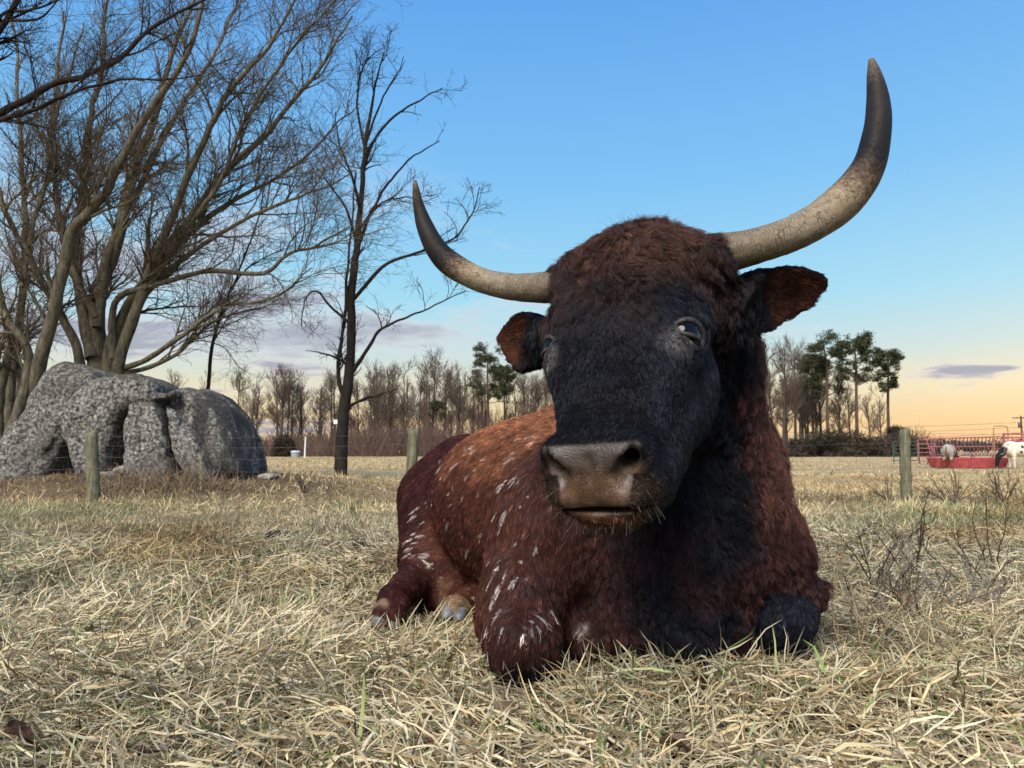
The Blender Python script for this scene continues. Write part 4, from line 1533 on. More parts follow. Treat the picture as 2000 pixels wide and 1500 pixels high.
def grow(p, n, q, K, ln_scale, phase):
    """Strand points (m, K, 3) for roots p."""
    m = len(p)
    f = q['f']
    ang = q['swirl'] * (VN[3](p, 22, 2) + .6 * VN[4](p, 55, 1))
    side = np.cross(n, f)
    f2 = f * np.cos(ang)[:, None] + side * np.sin(ang)[:, None]
    s2 = np.cross(n, f2)
    pts = np.empty((m, K, 3))
    pos = p.copy()
    pts[:, 0] = pos
    step = (q['ln'] * ln_scale / (K - 1))[:, None]
    L0 = q['lift']
    for i in range(1, K):
        t = i / (K - 1)
        lift = L0 * (1.5 - 1.6 * t)
        d = nrm(f2 + n * lift[:, None] + np.array([0, 0, -0.25]) * t)
        pos = pos + d * step
        wv = q['wave'] * np.sin(phase + t * (q['ln'] * 190)) * t
        pts[:, i] = pos + s2 * wv[:, None] + n * (q['wave'] * .9 * np.cos(phase * 1.3 + t * q['ln'] * 190) * t)[:, None]
    return pts


def make_fur(name, parent, mat, count, dens, K, per=14):
    p = sample_surface(count, dens)
    p = p - field_grad(p) * (field_at(p))[:, None]
    n = field_grad(p, .009)
    bw = bare_w(p)
    ok = (bw < .4) & (p[:, 2] > .004)
    p, n = p[ok], n[ok]
    h_ = W2H(p)
    ed = eye_d(p)
    ok = ~((np.abs(h_[:, 0]) > .106) & (np.linalg.norm((np.stack([np.abs(h_[:, 0]), h_[:, 1], h_[:, 2]], -1) - [.128, -.055, .327]) * [.5, 1, 1.25], axis=1) < .029))
    p, n = p[ok], n[ok]
    q = coat_params(p, n)
    # clump guides
    m = len(p)
    g = RNG.choice(m, max(10, m // per), replace=False)
    kd = kdtree.KDTree(len(g))
    for i, gi in enumerate(g):
        kd.insert(p[gi], i)
    kd.balance()
    near = np.array([kd.find(x)[1] for x in p])
    ph_g = 6.283 * 1.6 * VN[5](p[g], 11, 1) + RNG.random(len(g)) * 1.6
    qg = {k: v[g] for k, v in q.items()}
    lg = RNG.uniform(.65, 1.25, len(g))
    gp = grow(p[g], n[g], qg, K, lg, ph_g)
    own = grow(p, n, q, K, RNG.uniform(.55, 1.15, m) * lg[near], ph_g[near] + RNG.normal(0, .35, m))
    t = np.linspace(0, 1, K)[None, :, None]
    cl = (q['clump'] * RNG.uniform(.6, 1.0, m))[:, None, None] * t
    pts = own * (1 - cl) + gp[near] * cl
    pts += RNG.normal(0, 1, (m, 1, 3)) * (.0012 * (1 + 2 * q['long']))[:, None, None] * t
    pts[:, :, 2] = np.maximum(pts[:, :, 2], .003)
    hc = bpy.data.hair_curves.new(name)
    hc.add_curves([K] * m)
    hc.attributes['position'].data.foreach_set('vector', np.ascontiguousarray(pts - np.array(root_loc(parent)), np.float32).ravel())
    r = q['th'][:, None] * np.linspace(1, .25, K)[None, :]
    ra = hc.attributes.new('radius', 'FLOAT', 'POINT')
    ra.data.foreach_set('value', np.ascontiguousarray(r, np.float32).ravel())
    lightened = np.where(RNG.random(m) < .10, RNG.uniform(1.8, 3.4, m), 1.0)
    color = q['col'] * lightened[:, None] * RNG.uniform(.75, 1.25, (m, 1)) * np.exp(RNG.normal(0, .26, len(g)))[near][:, None]
    ca = hc.attributes.new('coat', 'FLOAT_COLOR', 'CURVE')
    c4 = np.ones((m, 4), np.float32); c4[:, :3] = color
    ca.data.foreach_set('color', c4.ravel())
    hc.materials.append(mat)
    o = bpy.data.objects.new(name, hc)
    return link(o, parent)


def fur_material():
    g = G('coat_hair', .36, .15)
    a = g.attr('coat')
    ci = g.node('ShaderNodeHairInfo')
    tip = g.ramp(ci.outputs['Intercept'], [(0, (.35, .35, .37)), (.5, (.85, .85, .85)), (1, (1.55, 1.5, 1.45))])  # dark root, bright tip: strand self-shadowing put into the colour
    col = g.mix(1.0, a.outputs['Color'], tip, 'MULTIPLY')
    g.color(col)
    # oily guard hair: a highlight that runs along each strand
    hr = g.node('ShaderNodeBsdfHair', component='Reflection')
    hr.inputs['Color'].default_value = (.013, .0135, .016, 1)
    hr.inputs['RoughnessU'].default_value = .14
    hr.inputs['RoughnessV'].default_value = .9
    hr.inputs['Offset'].default_value = math.radians(-4)
    ad = g.node('ShaderNodeAddShader')
    g.link(g.b.outputs[0], ad.inputs[0]); g.link(hr.outputs[0], ad.inputs[1])
    g.link(ad.outputs[0], g.N['Material Output'].inputs[0])
    g.b.inputs['Specular IOR Level'].default_value = .05
    return g.m


def skin_material():
    g = G('hide', .6, .3)
    a = g.attr('coat'); b = g.attr('bare')
    co = g.coord('Object')
    vor = g.node('ShaderNodeTexVoronoi', feature='DISTANCE_TO_EDGE')
    vor.inputs['Scale'].default_value = 230
    g.link(co, vor.inputs['Vector'])
    cr = g.ramp(vor.outputs['Distance'], [(0, 0.0), (.18, 1.0)])
    fine = g.noise(co, 420, 3)
    hmix = g.mix(.35, cr, fine)
    veins = g.node('ShaderNodeTexVoronoi', feature='DISTANCE_TO_EDGE')
    veins.inputs['Scale'].default_value = 95
    dis = g.noise(co, 40, 3)
    vv = g.mix(.12, co, dis, 'ADD')
    g.link(vv, veins.inputs['Vector'])
    vl = g.ramp(veins.outputs['Distance'], [(0, 1.0), (.045, 0.0)])
    vm = g.math('MULTIPLY', vl, g.ramp(g.noise(co, 28, 2), [(.48, 0.0), (.62, 1.0)]))
    colr = g.mix(g.math('MULTIPLY', g.math('MULTIPLY', vm, .55), b.outputs['Fac']), a.outputs['Color'], (.30, .25, .21))
    g.color(colr)
    g.bump(hmix, .42, .0018)
    rr = g.node('ShaderNodeMapRange')
    rr.inputs['To Min'].default_value = .8; rr.inputs['To Max'].default_value = .36
    g.link(b.outputs['Fac'], rr.inputs[0]); g.link(rr.outputs[0], g.b.inputs['Roughness'])
    sp = g.node('ShaderNodeMapRange')
    sp.inputs['To Min'].default_value = .05; sp.inputs['To Max'].default_value = .4
    g.link(b.outputs['Fac'], sp.inputs[0]); g.link(sp.outputs[0], g.b.inputs['Specular IOR Level'])
    return g.m


def build_bull():
    root = empty('bull', (0.30, 2.15, 0.0))
    tag(root, 'huge horned black and maroon bull lying in the dry grass, facing the viewer', 'bull')
    body = mesh_obj('body', BV, BF, skin_material(), root)
    q = coat_params(BV, BN)
    bw = bare_w(BV)
    h = W2H(BV)
    pq = (h - PADC) @ MM
    top = smooth01(-.005, .03, pq[:, 2])
    padc = np.array([.100, .050, .024]) * (1 - top)[:, None] + np.array([.080, .062, .052]) * top[:, None]
    padc = padc * .68 * (1 + .35 * VN[1](BV, 60, 2) + .2 * VN[3](BV, 25, 1))[:, None]
    nostril_pale = smooth01(.014, .004, np.linalg.norm((np.stack([np.abs(pq[:, 0]) - .060, pq[:, 1] + .01, pq[:, 2] + .013], -1)), axis=1))  # small pale spot below each nostril
    padc = padc + (np.array([.30, .27, .25]) - padc) * (nostril_pale * .8)[:, None]
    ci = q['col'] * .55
    ed = smooth01(.036, .028, eye_d(BV))
    ci = ci + (np.array([.034, .029, .031]) - ci) * ed[:, None]
    cc = ci * (1 - bw)[:, None] + padc * bw[:, None]
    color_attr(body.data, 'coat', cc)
    ba = body.data.attributes.new('bare', 'FLOAT', 'POINT')
    ba.data.foreach_set('value', np.maximum(bw, ed * .8).astype(np.float32))
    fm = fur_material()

    def facing(c, n):
        v = nrm(np.array([0, 0, CAM_H]) - c)
        return .12 + .88 * smooth01(-.35, 0.0, (v * n).sum(1))

    def d_short(c, n):
        hw, h = head_w(c)
        s = (c[:, :2] - np.array([0.42, 2.05])) @ -AXF[:2]
        lng = np.maximum(smooth01(.31, .44, h[:, 2] - .5 * np.maximum(np.abs(h[:, 0]) - .07, 0)) * hw, smooth01(.45, .1, s) * (1 - hw) * smooth01(.04, .14, c[:, 2]) * smooth01(-.38, -.26, (c[:, :2] - np.array([0.42, 2.05])) @ AXS[:2]))
        return facing(c, n) * (1 - .75 * lng) * (1 + 2.2 * hw) * (c[:, 2] > .01)

    def d_long(c, n):
        hw, h = head_w(c)
        s = (c[:, :2] - np.array([0.42, 2.05])) @ -AXF[:2]
        lng = np.maximum(smooth01(.31, .44, h[:, 2] - .5 * np.maximum(np.abs(h[:, 0]) - .07, 0)) * hw * 1.8, smooth01(.45, .1, s) * (1 - hw) * smooth01(.04, .14, c[:, 2]) * smooth01(-.38, -.26, (c[:, :2] - np.array([0.42, 2.05])) @ AXS[:2]))
        return facing(c, n) * lng + 1e-9
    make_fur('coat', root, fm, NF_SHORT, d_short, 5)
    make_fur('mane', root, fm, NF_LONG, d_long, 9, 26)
    return root, body, fm


NF_SHORT, NF_LONG = 210000, 160000
BULL, BULL_BODY, FUR_MAT = build_bull()


# ---- horns
def horn_material():
    g = G('horn', .55, .14)
    t = g.attr('along'); a = g.attr('ring')
    co = g.coord('Object')
    streak = g.noise(a.outputs['Vector'], 6, 6, .7, .6)
    f = g.math('ADD', t.outputs['Fac'], g.math('MULTIPLY', g.math('SUBTRACT', streak, .5), .30))
    base = g.ramp(f, [(.0, (.085, .062, .042)), (.10, (.17, .135, .095)), (.32, (.26, .215, .150)), (.44, (.24, .185, .115)), (.52, (.085, .056, .035)), (.60, (.011, .009, .008)), (.90, (.022, .018, .015)), (1.0, (.13, .10, .07))])
    # fine rings near the base, cracks and scratches further out
    rings = g.node('ShaderNodeTexWave', wave_type='BANDS', bands_direction='X', wave_profile='SAW')
    rings.inputs['Scale'].default_value = 2.3
    rings.inputs['Distortion'].default_value = 9.0
    rings.inputs['Detail'].default_value = 3
    g.link(a.outputs['Vector'], rings.inputs['Vector'])
    near = g.ramp(t.outputs['Fac'], [(.0, 1.0), (.30, .9), (.45, .1), (1, 0.0)])
    ringm = g.math('MULTIPLY', rings.outputs['Fac'], near)
    cr = g.node('ShaderNodeTexVoronoi', feature='DISTANCE_TO_EDGE')
    cr.inputs['Scale'].default_value = 3.2
    cr.inputs['Randomness'].default_value = 1.0
    dv = g.node('ShaderNodeVectorMath', operation='ADD')
    dn = g.node('ShaderNodeTexNoise'); dn.inputs['Scale'].default_value = 5; dn.inputs['Detail'].default_value = 4
    g.link(a.outputs['Vector'], dn.inputs['Vector'])
    dsc = g.node('ShaderNodeVectorMath', operation='SCALE'); dsc.inputs['Scale'].default_value = .22
    g.link(dn.outputs['Color'], dsc.inputs[0])
    g.link(a.outputs['Vector'], dv.inputs[0]); g.link(dsc.outputs[0], dv.inputs[1])
    g.link(dv.outputs[0], cr.inputs['Vector'])
    cl = g.ramp(cr.outputs['Distance'], [(0, 1.0), (.035, 0.0)])
    crm = g.math('MULTIPLY', cl, g.math('MULTIPLY', g.ramp(t.outputs['Fac'], [(.08, 0.1), (.28, .8), (.62, .8), (.75, .2)]), g.ramp(g.noise(a.outputs['Vector'], 3.0, 3), [(.42, 0.0), (.58, 1.0)])))
    col = g.mix(g.math('MULTIPLY', g.math('MULTIPLY', ringm, g.ramp(g.noise(a.outputs['Vector'], 1.6, 4), [(.35, .3), (.65, 1.0)])), .8), base, (.035, .022, .014))
    col = g.mix(crm, col, (.020, .013, .010))
    col = g.mix(.5, col, g.ramp(g.noise(co, 60, 5), [(.3, (.55, .5, .45)), (.7, (1.3, 1.3, 1.3))]), 'MULTIPLY')
    g.color(col)
    hh = g.math('SUBTRACT', g.math('MULTIPLY', rings.outputs['Fac'], near), g.math('MULTIPLY', crm, .8))
    g.bump(g.math('ADD', hh, g.math('MULTIPLY', g.noise(co, 150, 4), .4)), .7, .0022)
    return g.m


def build_horn(keys, mat, seed, label):
    """keys: (px, py, width px, Y)."""
    ctr = np.array([np.append(P(x, y, Y), w / 2 / FPX * Y) for x, y, w, Y in keys])
    n, S = 160, 28
    c = spline(ctr, n)
    pth, r = c[:, :3], np.maximum(c[:, 3], .001)
    t = np.linspace(0, 1, n)
    ln = np.concatenate([[0], np.cumsum(np.linalg.norm(np.diff(pth, axis=0), axis=1))])
    u = ln / ln[-1]
    rs = np.random.default_rng(seed)
    ridg = VN[seed % 6](np.stack([ln * 90, 0 * ln + seed, 0 * ln], -1), 1, 2)
    r = r * (1 + .018 * ridg * smooth01(.6, .2, u))
    T = np.gradient(pth, axis=0); T = nrm(T)
    U = nrm(np.cross(T, [0.1, 1.0, 0.1])); W = np.cross(T, U)
    an = np.arange(S) / S * 2 * np.pi
    wob = 1 + .03 * VN[2](np.stack([np.repeat(ln * 14, S), np.tile(np.cos(an) * 1.2, n), np.tile(np.sin(an) * 1.2, n)], -1), 1, 3).reshape(n, S)
    ring = pth[:, None] + (r[:, None] * wob)[..., None] * (U[:, None] * np.cos(an)[None, :, None] + W[:, None] * np.sin(an)[None, :, None])
    V = ring.reshape(-1, 3)
    i = np.arange(n - 1)[:, None] * S + np.arange(S)[None]
    j = np.arange(n - 1)[:, None] * S + (np.arange(S)[None] + 1) % S
    F_ = np.stack([i, j, j + S, i + S], -1).reshape(-1, 4)
    V = np.vstack([V, pth[-1] + T[-1] * r[-1] * .5])
    F_ = np.vstack([F_, np.stack([(n - 1) * S + np.arange(S), (n - 1) * S + (np.arange(S) + 1) % S, np.full(S, n * S), np.full(S, n * S)], -1)[:, [0, 1, 2, 3]]])
    fl = [tuple(f) if f[2] != f[3] else tuple(f[:3]) for f in F_.tolist()]
    o = mesh_obj('horn', V, fl, mat, BULL)
    al = np.append(np.repeat(u, S), 1.0).astype(np.float32)
    o.data.attributes.new('along', 'FLOAT', 'POINT').data.foreach_set('value', al)
    rg = np.stack([np.append(np.repeat(ln * 22, S), ln[-1] * 22), np.append(np.tile(np.cos(an), n) * .8, 0), np.append(np.tile(np.sin(an), n) * .8, 0)], -1) + seed * 3.1
    o.data.attributes.new('ring', 'FLOAT_VECTOR', 'POINT').data.foreach_set('vector', np.ascontiguousarray(rg, np.float32).ravel())
    o['label'] = label
    return o


HM = horn_material()
build_horn([(1360, 506, 84, 1.50), (1398, 497, 84, 1.49), (1470, 482, 73, 1.47), (1565, 449, 71, 1.45), (1644, 395, 74, 1.45), (1695, 328, 64, 1.46), (1713, 257, 55, 1.48),
            (1715, 200, 45, 1.50), (1708, 148, 29, 1.52), (1702, 117, 12, 1.53)], HM, 1, 'long cream horn sweeping up beside the open ear')
build_horn([(1110, 558, 64, 1.60), (1064, 562, 63, 1.62), (997, 560, 54, 1.66), (936, 545, 49, 1.69), (883, 517, 49, 1.72), (853, 487, 43, 1.73), (831, 444, 35, 1.74), (817, 399, 22, 1.74),
            (812, 367, 13, 1.73), (811, 352, 5, 1.73)], HM, 2, 'shorter cream horn with black tip pointing away from the viewer')


# ---- eyes
gl_ = G('lid_skin', .5, .25)
gl_.color(gl_.ramp(gl_.noise(gl_.coord('Object'), 160, 4), [(.3, (.012, .010, .011)), (.7, (.055, .048, .048))]))
gl_.bump(gl_.noise(gl_.coord('Object'), 400, 3), .6, .002)
LIDM = gl_.m


def build_eyes():
    g = G('eye', .03, .28)
    g.color((.004, .003, .003))
    for s in (-1, 1):
        c = H2W((s * .112, -.056, .326))
        n = 24
        th = np.linspace(0, np.pi, n); ph = np.linspace(0, 2 * np.pi, 2 * n, endpoint=False)
        R = .0285 * HS
        V = np.stack([np.outer(np.sin(th), np.cos(ph)), np.outer(np.sin(th), np.sin(ph)), np.outer(np.cos(th), np.ones(2 * n))], -1).reshape(-1, 3) * R + c
        i = np.arange(n - 1)[:, None] * 2 * n + np.arange(2 * n)[None]
        j = np.arange(n - 1)[:, None] * 2 * n + (np.arange(2 * n)[None] + 1) % (2 * n)
        ball = mesh_obj('eye', V, np.stack([i, i + 2 * n, j + 2 * n, j], -1).reshape(-1, 4), g.m, BULL)
        # dark wrinkled lids framing the ball
        out = nrm(np.array([s * .80, .58, .06])); fw = nrm(np.cross(out, [0, 0, 1.0]) * s); upv = np.cross(fw, out)
        if upv[2] < 0:
            upv = -upv
        if fw[1] < 0:
            fw = -fw
        cl_ = np.array([s * .112, -.056, .326])
        for nm_, sg, b_, r_ in (('eyelid', 1, .0155, .0058), ('eyelid', -1, .0150, .0040), ('eyelid_fold', 1, .0265, .0046)):
            tt = np.linspace(-1, 1, 25)
            aa = .0275 if nm_ == 'eyelid' else .030
            xy = np.stack([tt * aa, sg * b_ * np.sqrt(np.clip(1 - tt ** 2, 0, 1)) ** .9 - .004 * (tt > 0) * tt], -1)
            dd = np.linalg.norm(xy, axis=1)
            off = np.sqrt(np.maximum(0.0290 ** 2 - dd ** 2, .0085 ** 2)) + (.001 if nm_ == 'eyelid' else -.001)
            pl = cl_ + fw * xy[:, :1] + upv * xy[:, 1:] + out * off[:, None]
            tube_mesh(nm_, [H2W(pl)], [r_ * HS * np.interp(np.abs(tt), [0, .7, 1], [1, .85, .35])], LIDM, ball, 8)


build_eyes()


# ---- hooves
def build_hoof(a, b, r0, r1, mat):
    a, b = np.asarray(a), np.asarray(b)
    ax = nrm(b - a)
    n = 9
    t = np.linspace(0, 1, n)
    rad = np.interp(t, [0, .15, .7, .92, 1], [r0 * .85, r0, r1, r1 * .75, r1 * .2])
    pth = a + (b - a) * t[:, None]
    pth[:, 2] -= .004 * t
    o = tube_mesh('hoof', [pth], [rad], mat, BULL, 14)
    return o


gh = G('hoof_horn', .55, .3)
_c = gh.coord('Object')
gh.color(gh.ramp(gh.noise(_c, 60, 5), [(.3, (.055, .062, .075)), (.55, (.12, .125, .135)), (.8, (.22, .20, .17))]))
gh.bump(gh.noise(_c, 140, 4), .4, .002)
build_hoof(P(752, 1190, 2.325), P(735, 1221, 2.272), .027, .024, gh.m)
build_hoof(P(780, 1196, 2.325), P(768, 1224, 2.28), .024, .021, gh.m)
build_hoof(P(880, 1192, 2.315), P(869, 1206, 2.27), .021, .018, gh.m)
build_hoof(P(900, 1194, 2.315), P(895, 1210, 2.27), .021, .018, gh.m)


# ---- whiskers and lashes
def build_whiskers():
    rs = np.random.default_rng(11)
    roots, dirs, lens = [], [], []
    for _ in range(200):
        s = rs.choice([-1, 1])
        a = rs.uniform(-1.2, 1.0)
        loc = pad(s * rs.uniform(.02, .085), rs.uniform(-.05, .0), rs.uniform(-.08, .0)) if a < .6 else pad(rs.uniform(-.07, .07), -.02, -.075)
        w = H2W(loc)
        w = w - field_grad(w[None])[0] * field_at(w[None])[0]
        n = field_grad(w[None])[0]
        if bare_w(w[None])[0] > .7 and rs.random() < .8:
            continue
        roots.append(w)
        dirs.append(nrm(n + rs.normal(0, .25, 3) + np.array([0, 0, -.3]) + HR[:, 0] * s * .3))
        lens.append(rs.uniform(.006, .026))
    # stray hairs over the poll
    for _ in range(60):
        w = H2W((rs.uniform(-.10, .10), -.06, .60)); 
        for _k in range(8):
            w = w - field_grad(w[None])[0] * field_at(w[None])[0]
        n = field_grad(w[None])[0]
        roots.append(w); dirs.append(nrm(n + rs.normal(0, .5, 3))); lens.append(rs.uniform(.02, .045))
    m, K = len(roots), 6
    roots, dirs, lens = np.array(roots), np.array(dirs), np.array(lens)
    t = np.linspace(0, 1, K)
    bend = rs.normal(0, .25, (m, 3)) + [0, 0, -.2]
    pts = roots[:, None] + lens[:, None, None] * (dirs[:, None] * t[None, :, None] + bend[:, None] * (t ** 2)[None, :, None])
    hc = bpy.data.hair_curves.new('whiskers')
    hc.add_curves([K] * m)
    hc.attributes['position'].data.foreach_set('vector', np.ascontiguousarray(pts - np.array(root_loc(BULL)), np.float32).ravel())
    r = np.repeat(np.linspace(.00024, .00008, K)[None], m, 0)
    hc.attributes.new('radius', 'FLOAT', 'POINT').data.foreach_set('value', np.ascontiguousarray(r, np.float32).ravel())
    c4 = np.ones((m, 4), np.float32)
    pale = rs.random(m) < .55
    c4[:, :3] = np.where(pale[:, None], [.20, .16, .12], [.03, .02, .016])
    c4[-60:, :3] = [.02, .011, .008]
    hc.attributes.new('coat', 'FLOAT_COLOR', 'CURVE').data.foreach_set('color', c4.ravel())
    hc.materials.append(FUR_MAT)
    link(bpy.data.objects.new('whiskers', hc), BULL)


build_whiskers()
# ================================================================== grass and straw
def blade_mesh(name, root, head, length, elev, droop, width, roll, cols, K, mat, zmin=None, kink=None):
    """Flat bent blades: arrays per blade -> one mesh."""
    m = len(root)
    d = np.stack([np.cos(head) * np.cos(elev), np.sin(head) * np.cos(elev), np.sin(elev)], -1)
    side0 = np.stack([-np.sin(head), np.cos(head), 0 * head], -1)
    upv = np.cross(side0, d) * -1
    side = side0 * np.cos(roll)[:, None] + upv * np.sin(roll)[:, None]
    pts = np.empty((m, K, 3)); pts[:, 0] = root
    step = (length / (K - 1))[:, None]
    ks = RNG.normal(0, .26, (m, K, 3))
    for k in range(1, K):
        d = nrm(d + np.array([0, 0, -1.0]) * (droop / (K - 1))[:, None] + ks[:, k])
        pts[:, k] = pts[:, k - 1] + d * step
    if zmin is not None:
        gz = ground_z(pts[..., 0], pts[..., 1])
        pts[..., 2] = np.maximum(pts[..., 2], gz + zmin[:, None])
    w = width[:, None] * np.interp(np.linspace(0, 1, K), [0, .3, .75, 1], [.75, 1, .8, .12])[None] * .5
    V = np.stack([pts - side[:, None] * w[..., None], pts + side[:, None] * w[..., None]], 2)     # m,K,2,3
    base = (np.arange(m) * K * 2)[:, None, None] + (np.arange(K - 1) * 2)[None, :, None]
    q = base + np.array([0, 1, 3, 2])[None, None]
    o = mesh_obj(name, V.reshape(-1, 3), q.reshape(-1, 4), mat, smooth=True)
    color_attr(o.data, 'tint', np.repeat(cols, K * 2, 0))
    return o


def straw_material():
    g = G('dry_grass', .65, .12)
    a = g.attr('tint')
    g.color(a.outputs['Color'])
    # thin blades let some light through
    tr = g.node('ShaderNodeBsdfTranslucent')
    g.link(a.outputs['Color'], tr.inputs[0])
    mx = g.node('ShaderNodeMixShader'); mx.inputs[0].default_value = .18
    g.link(g.b.outputs[0], mx.inputs[1]); g.link(tr.outputs[0], mx.inputs[2])
    g.link(mx.outputs[0], g.N['Material Output'].inputs[0])
    return g.m


STRAW = straw_material()
PAL = np.array([[.54, .45, .28], [.62, .53, .36], [.43, .33, .185], [.29, .20, .105], [.50, .43, .28], [.60, .53, .39], [.17, .11, .058], [.40, .35, .21]])
PGREEN = np.array([[.11, .16, .05], [.20, .24, .10], [.30, .33, .16], [.08, .12, .04]])


def inside_bull(x, y):
    p = np.stack([x, y, np.full_like(x, .05)], -1)
    ok = np.all((p > GLO) & (p < GHI), 1)
    r = np.zeros(len(x), bool)
    r[ok] = field_at(p[ok]) < 0.0
    return r


def scatter(n, y0, y1, margin=.35, power=1.0):
    """Roots over the visible wedge of the ground, evenly per area."""
    ys = np.sqrt(RNG.uniform(0, 1, n * 2) ** power * (y1 ** 2 - y0 ** 2) + y0 ** 2)
    xs = RNG.uniform(-1, 1, n * 2) * (ys * .70 + margin)
    ok = ~inside_bull(xs, ys)
    xs, ys = xs[ok][:n], ys[ok][:n]
    # thinner cover continues beyond the sides of the wedge
    k = int(.4 * n * 2.2 * (y1 - y0) / (.7 * (y1 ** 2 - y0 ** 2) + 2 * margin * (y1 - y0)))
    ye = RNG.uniform(y0, y1, k)
    xe = RNG.choice([-1, 1], k) * (ye * .70 + margin + RNG.uniform(0, 1.1, k))
    return np.concatenate([xs, xe]), np.concatenate([ys, ye])


def tint(n, x, y, green):
    p = np.stack([x, y, 0 * x], -1)
    c = PAL[RNG.choice(len(PAL), n, p=[.20, .17, .17, .10, .14, .10, .05, .07])]
    gm = RNG.random(n) < green
    c = np.where(gm[:, None], PGREEN[RNG.choice(4, n)], c)
    c = c * (1 + .34 * VN[4](p, 2.3, 2) + .16 * VN[1](p, .8, 1))[:, None] * RNG.uniform(.75, 1.15, (n, 1))
    br = smooth01(.15, .7, VN[2](p, 1.1, 2))[:, None]
    c = c * (1 - br) + c * np.array([.80, .68, .56]) * br
    c = c * np.array([.98, .98, .96])
    top = c.max(1, keepdims=True)
    return np.clip(c * np.minimum(1, .56 / top), .01, .56)


def build_grass():
    U = RNG.uniform
    # matted straw close to the camera
    for nm, n, y0, y1, lab, L, W, K in [('matted_straw', 64000, 1.05, 2.6, 'matted pale straw in the foreground around the bull', (.035, .125), (.0024, .0060), 4),
                                        ('straw_cover', 42000, 2.6, 4.9, 'dry straw cover of the pasture between bull and fence', (.05, .14), (.0032, .0062), 4)]:
        x, y = scatter(n, y0, y1)
        kp = (np.hypot(x - PG(790, 2.42)[0], (y - 2.42) * .8) > .22) | (RNG.random(len(x)) < .45)
        x, y = x[kp], y[kp]
        n = len(x)
        p = np.stack([x, y, 0 * x], -1)
        hf = smooth01(.10, .34, np.hypot(x - PG(800, 2.40)[0], (y - 2.40) * .8))
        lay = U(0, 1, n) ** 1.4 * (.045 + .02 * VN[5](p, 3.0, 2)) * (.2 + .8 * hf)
        root = np.stack([x, y, ground_z(x, y) + np.maximum(lay, 0)], -1)
        # locally combed: tufts flattened in patches
        head = 6.283 * VN[2](p, 1.5, 2) * .55 + RNG.normal(0, 1.0, n)
        elev = RNG.normal(.12, .28, n)
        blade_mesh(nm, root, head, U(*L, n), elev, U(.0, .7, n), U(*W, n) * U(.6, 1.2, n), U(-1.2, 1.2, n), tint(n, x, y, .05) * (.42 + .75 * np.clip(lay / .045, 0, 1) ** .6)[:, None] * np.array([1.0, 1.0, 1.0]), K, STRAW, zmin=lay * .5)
        tag(bpy.data.objects[nm], lab, 'grass', kind='stuff')
    # broken upright blades and green shoots
    for nm, n, y0, y1, lab, green, L in [('upright_blades', 8500, 1.05, 2.8, 'upright dry blades and a few green shoots near the camera', .22, (.03, .10)), ('upright_grass', 52000, 2.8, 7.2, 'short upright greenish and dry grass further back', .34, (.03, .085))]:
        x, y = scatter(n, y0, y1)
        kp = np.hypot(x - PG(800, 2.42)[0], (y - 2.42) * .8) > .30
        x, y = x[kp], y[kp]
        n = len(x)
        p = np.stack([x, y, 0 * x], -1)
        gmask = smooth01(.1, .6, VN[3](p, .8, 2) + .25)
        root = np.stack([x, y, ground_z(x, y)], -1)
        blade_mesh(nm, root, U(0, 6.283, n), U(*L, n) * (.75 + .5 * gmask), U(.7, 1.5, n), U(.1, 1.2, n), U(.002, .0045, n), U(-1, 1, n), np.clip(tint(n, x, y, green * (.35 + 1.3 * gmask)) * 1.12, 0, .66), 4 if n < 20000 else 3, STRAW)
        tag(bpy.data.objects[nm], lab, 'grass', kind='stuff')
    # pasture up to and beyond the fence
    x, y = scatter(60000, 6.2, 15, 1.0)
    n = len(x); p = np.stack([x, y, 0 * x], -1)
    gm = smooth01(.1, .6, VN[3](p, .5, 2) + .15)
    bare = np.exp(-(((x + 4.3) / 2.6) ** 2 + ((y - 9.2) / 1.5) ** 2) ** 1.5)
    ok = RNG.random(n) > bare * .93
    x, y, gm, p = x[ok], y[ok], gm[ok], p[ok]; n = len(x)
    root = np.stack([x, y, ground_z(x, y)], -1)
    blade_mesh('pasture_grass', root, U(0, 6.283, n), U(.05, .13, n), U(.15, 1.3, n), U(.2, 1.0, n), U(.006, .010, n), U(-1, 1, n), np.clip(tint(n, x, y, .18 * gm) * np.array([1.2, 1.12, .95]), 0, .78), 3, STRAW)
    tag(bpy.data.objects['pasture_grass'], 'dry pasture grass along and behind the wire fence', 'grass', kind='stuff')
    x, y = scatter(32000, 15, 62, 2.0)
    n = len(x)
    root = np.stack([x, y, ground_z(x, y)], -1)
    ca = tint(n, x, y, .02) * np.array([1.18, 1.02, .74])
    blade_mesh('field_stubble', root, U(0, 6.283, n), U(.07, .16, n), U(.2, 1.3, n), U(.2, 1.0, n), U(.016, .034, n), U(-1, 1, n), ca, 3, STRAW)
    tag(bpy.data.objects['field_stubble'], 'golden stubble of the far field before the woods', 'grass', kind='stuff')
    # rough brown growth along the foot of the fence and over the mound
    n = 9000
    x = U(-6.5, 8, n); y = 7.55 + RNG.normal(0, .35, n) + .04 * x
    m2 = 9000
    x = np.concatenate([x, RNG.normal(-4.0, 1.6, m2)]); y = np.concatenate([y, RNG.normal(8.25, .5, m2)])
    n = len(x)
    root = np.stack([x, y, ground_z(x, y)], -1)
    hm = np.clip(VN[1](root, .9, 2) + .55, .1, 1.3)
    c = np.array([[.16, .105, .065], [.24, .17, .10], [.34, .26, .16], [.10, .066, .045]])[RNG.choice(4, n)] * U(.7, 1.2, (n, 1))
    blade_mesh('fence_weeds', root, U(0, 6.283, n), U(.06, .34, n) * hm, U(.4, 1.5, n), U(.1, 1.1, n), U(.003, .007, n), U(-1, 1, n), c, 3, STRAW)
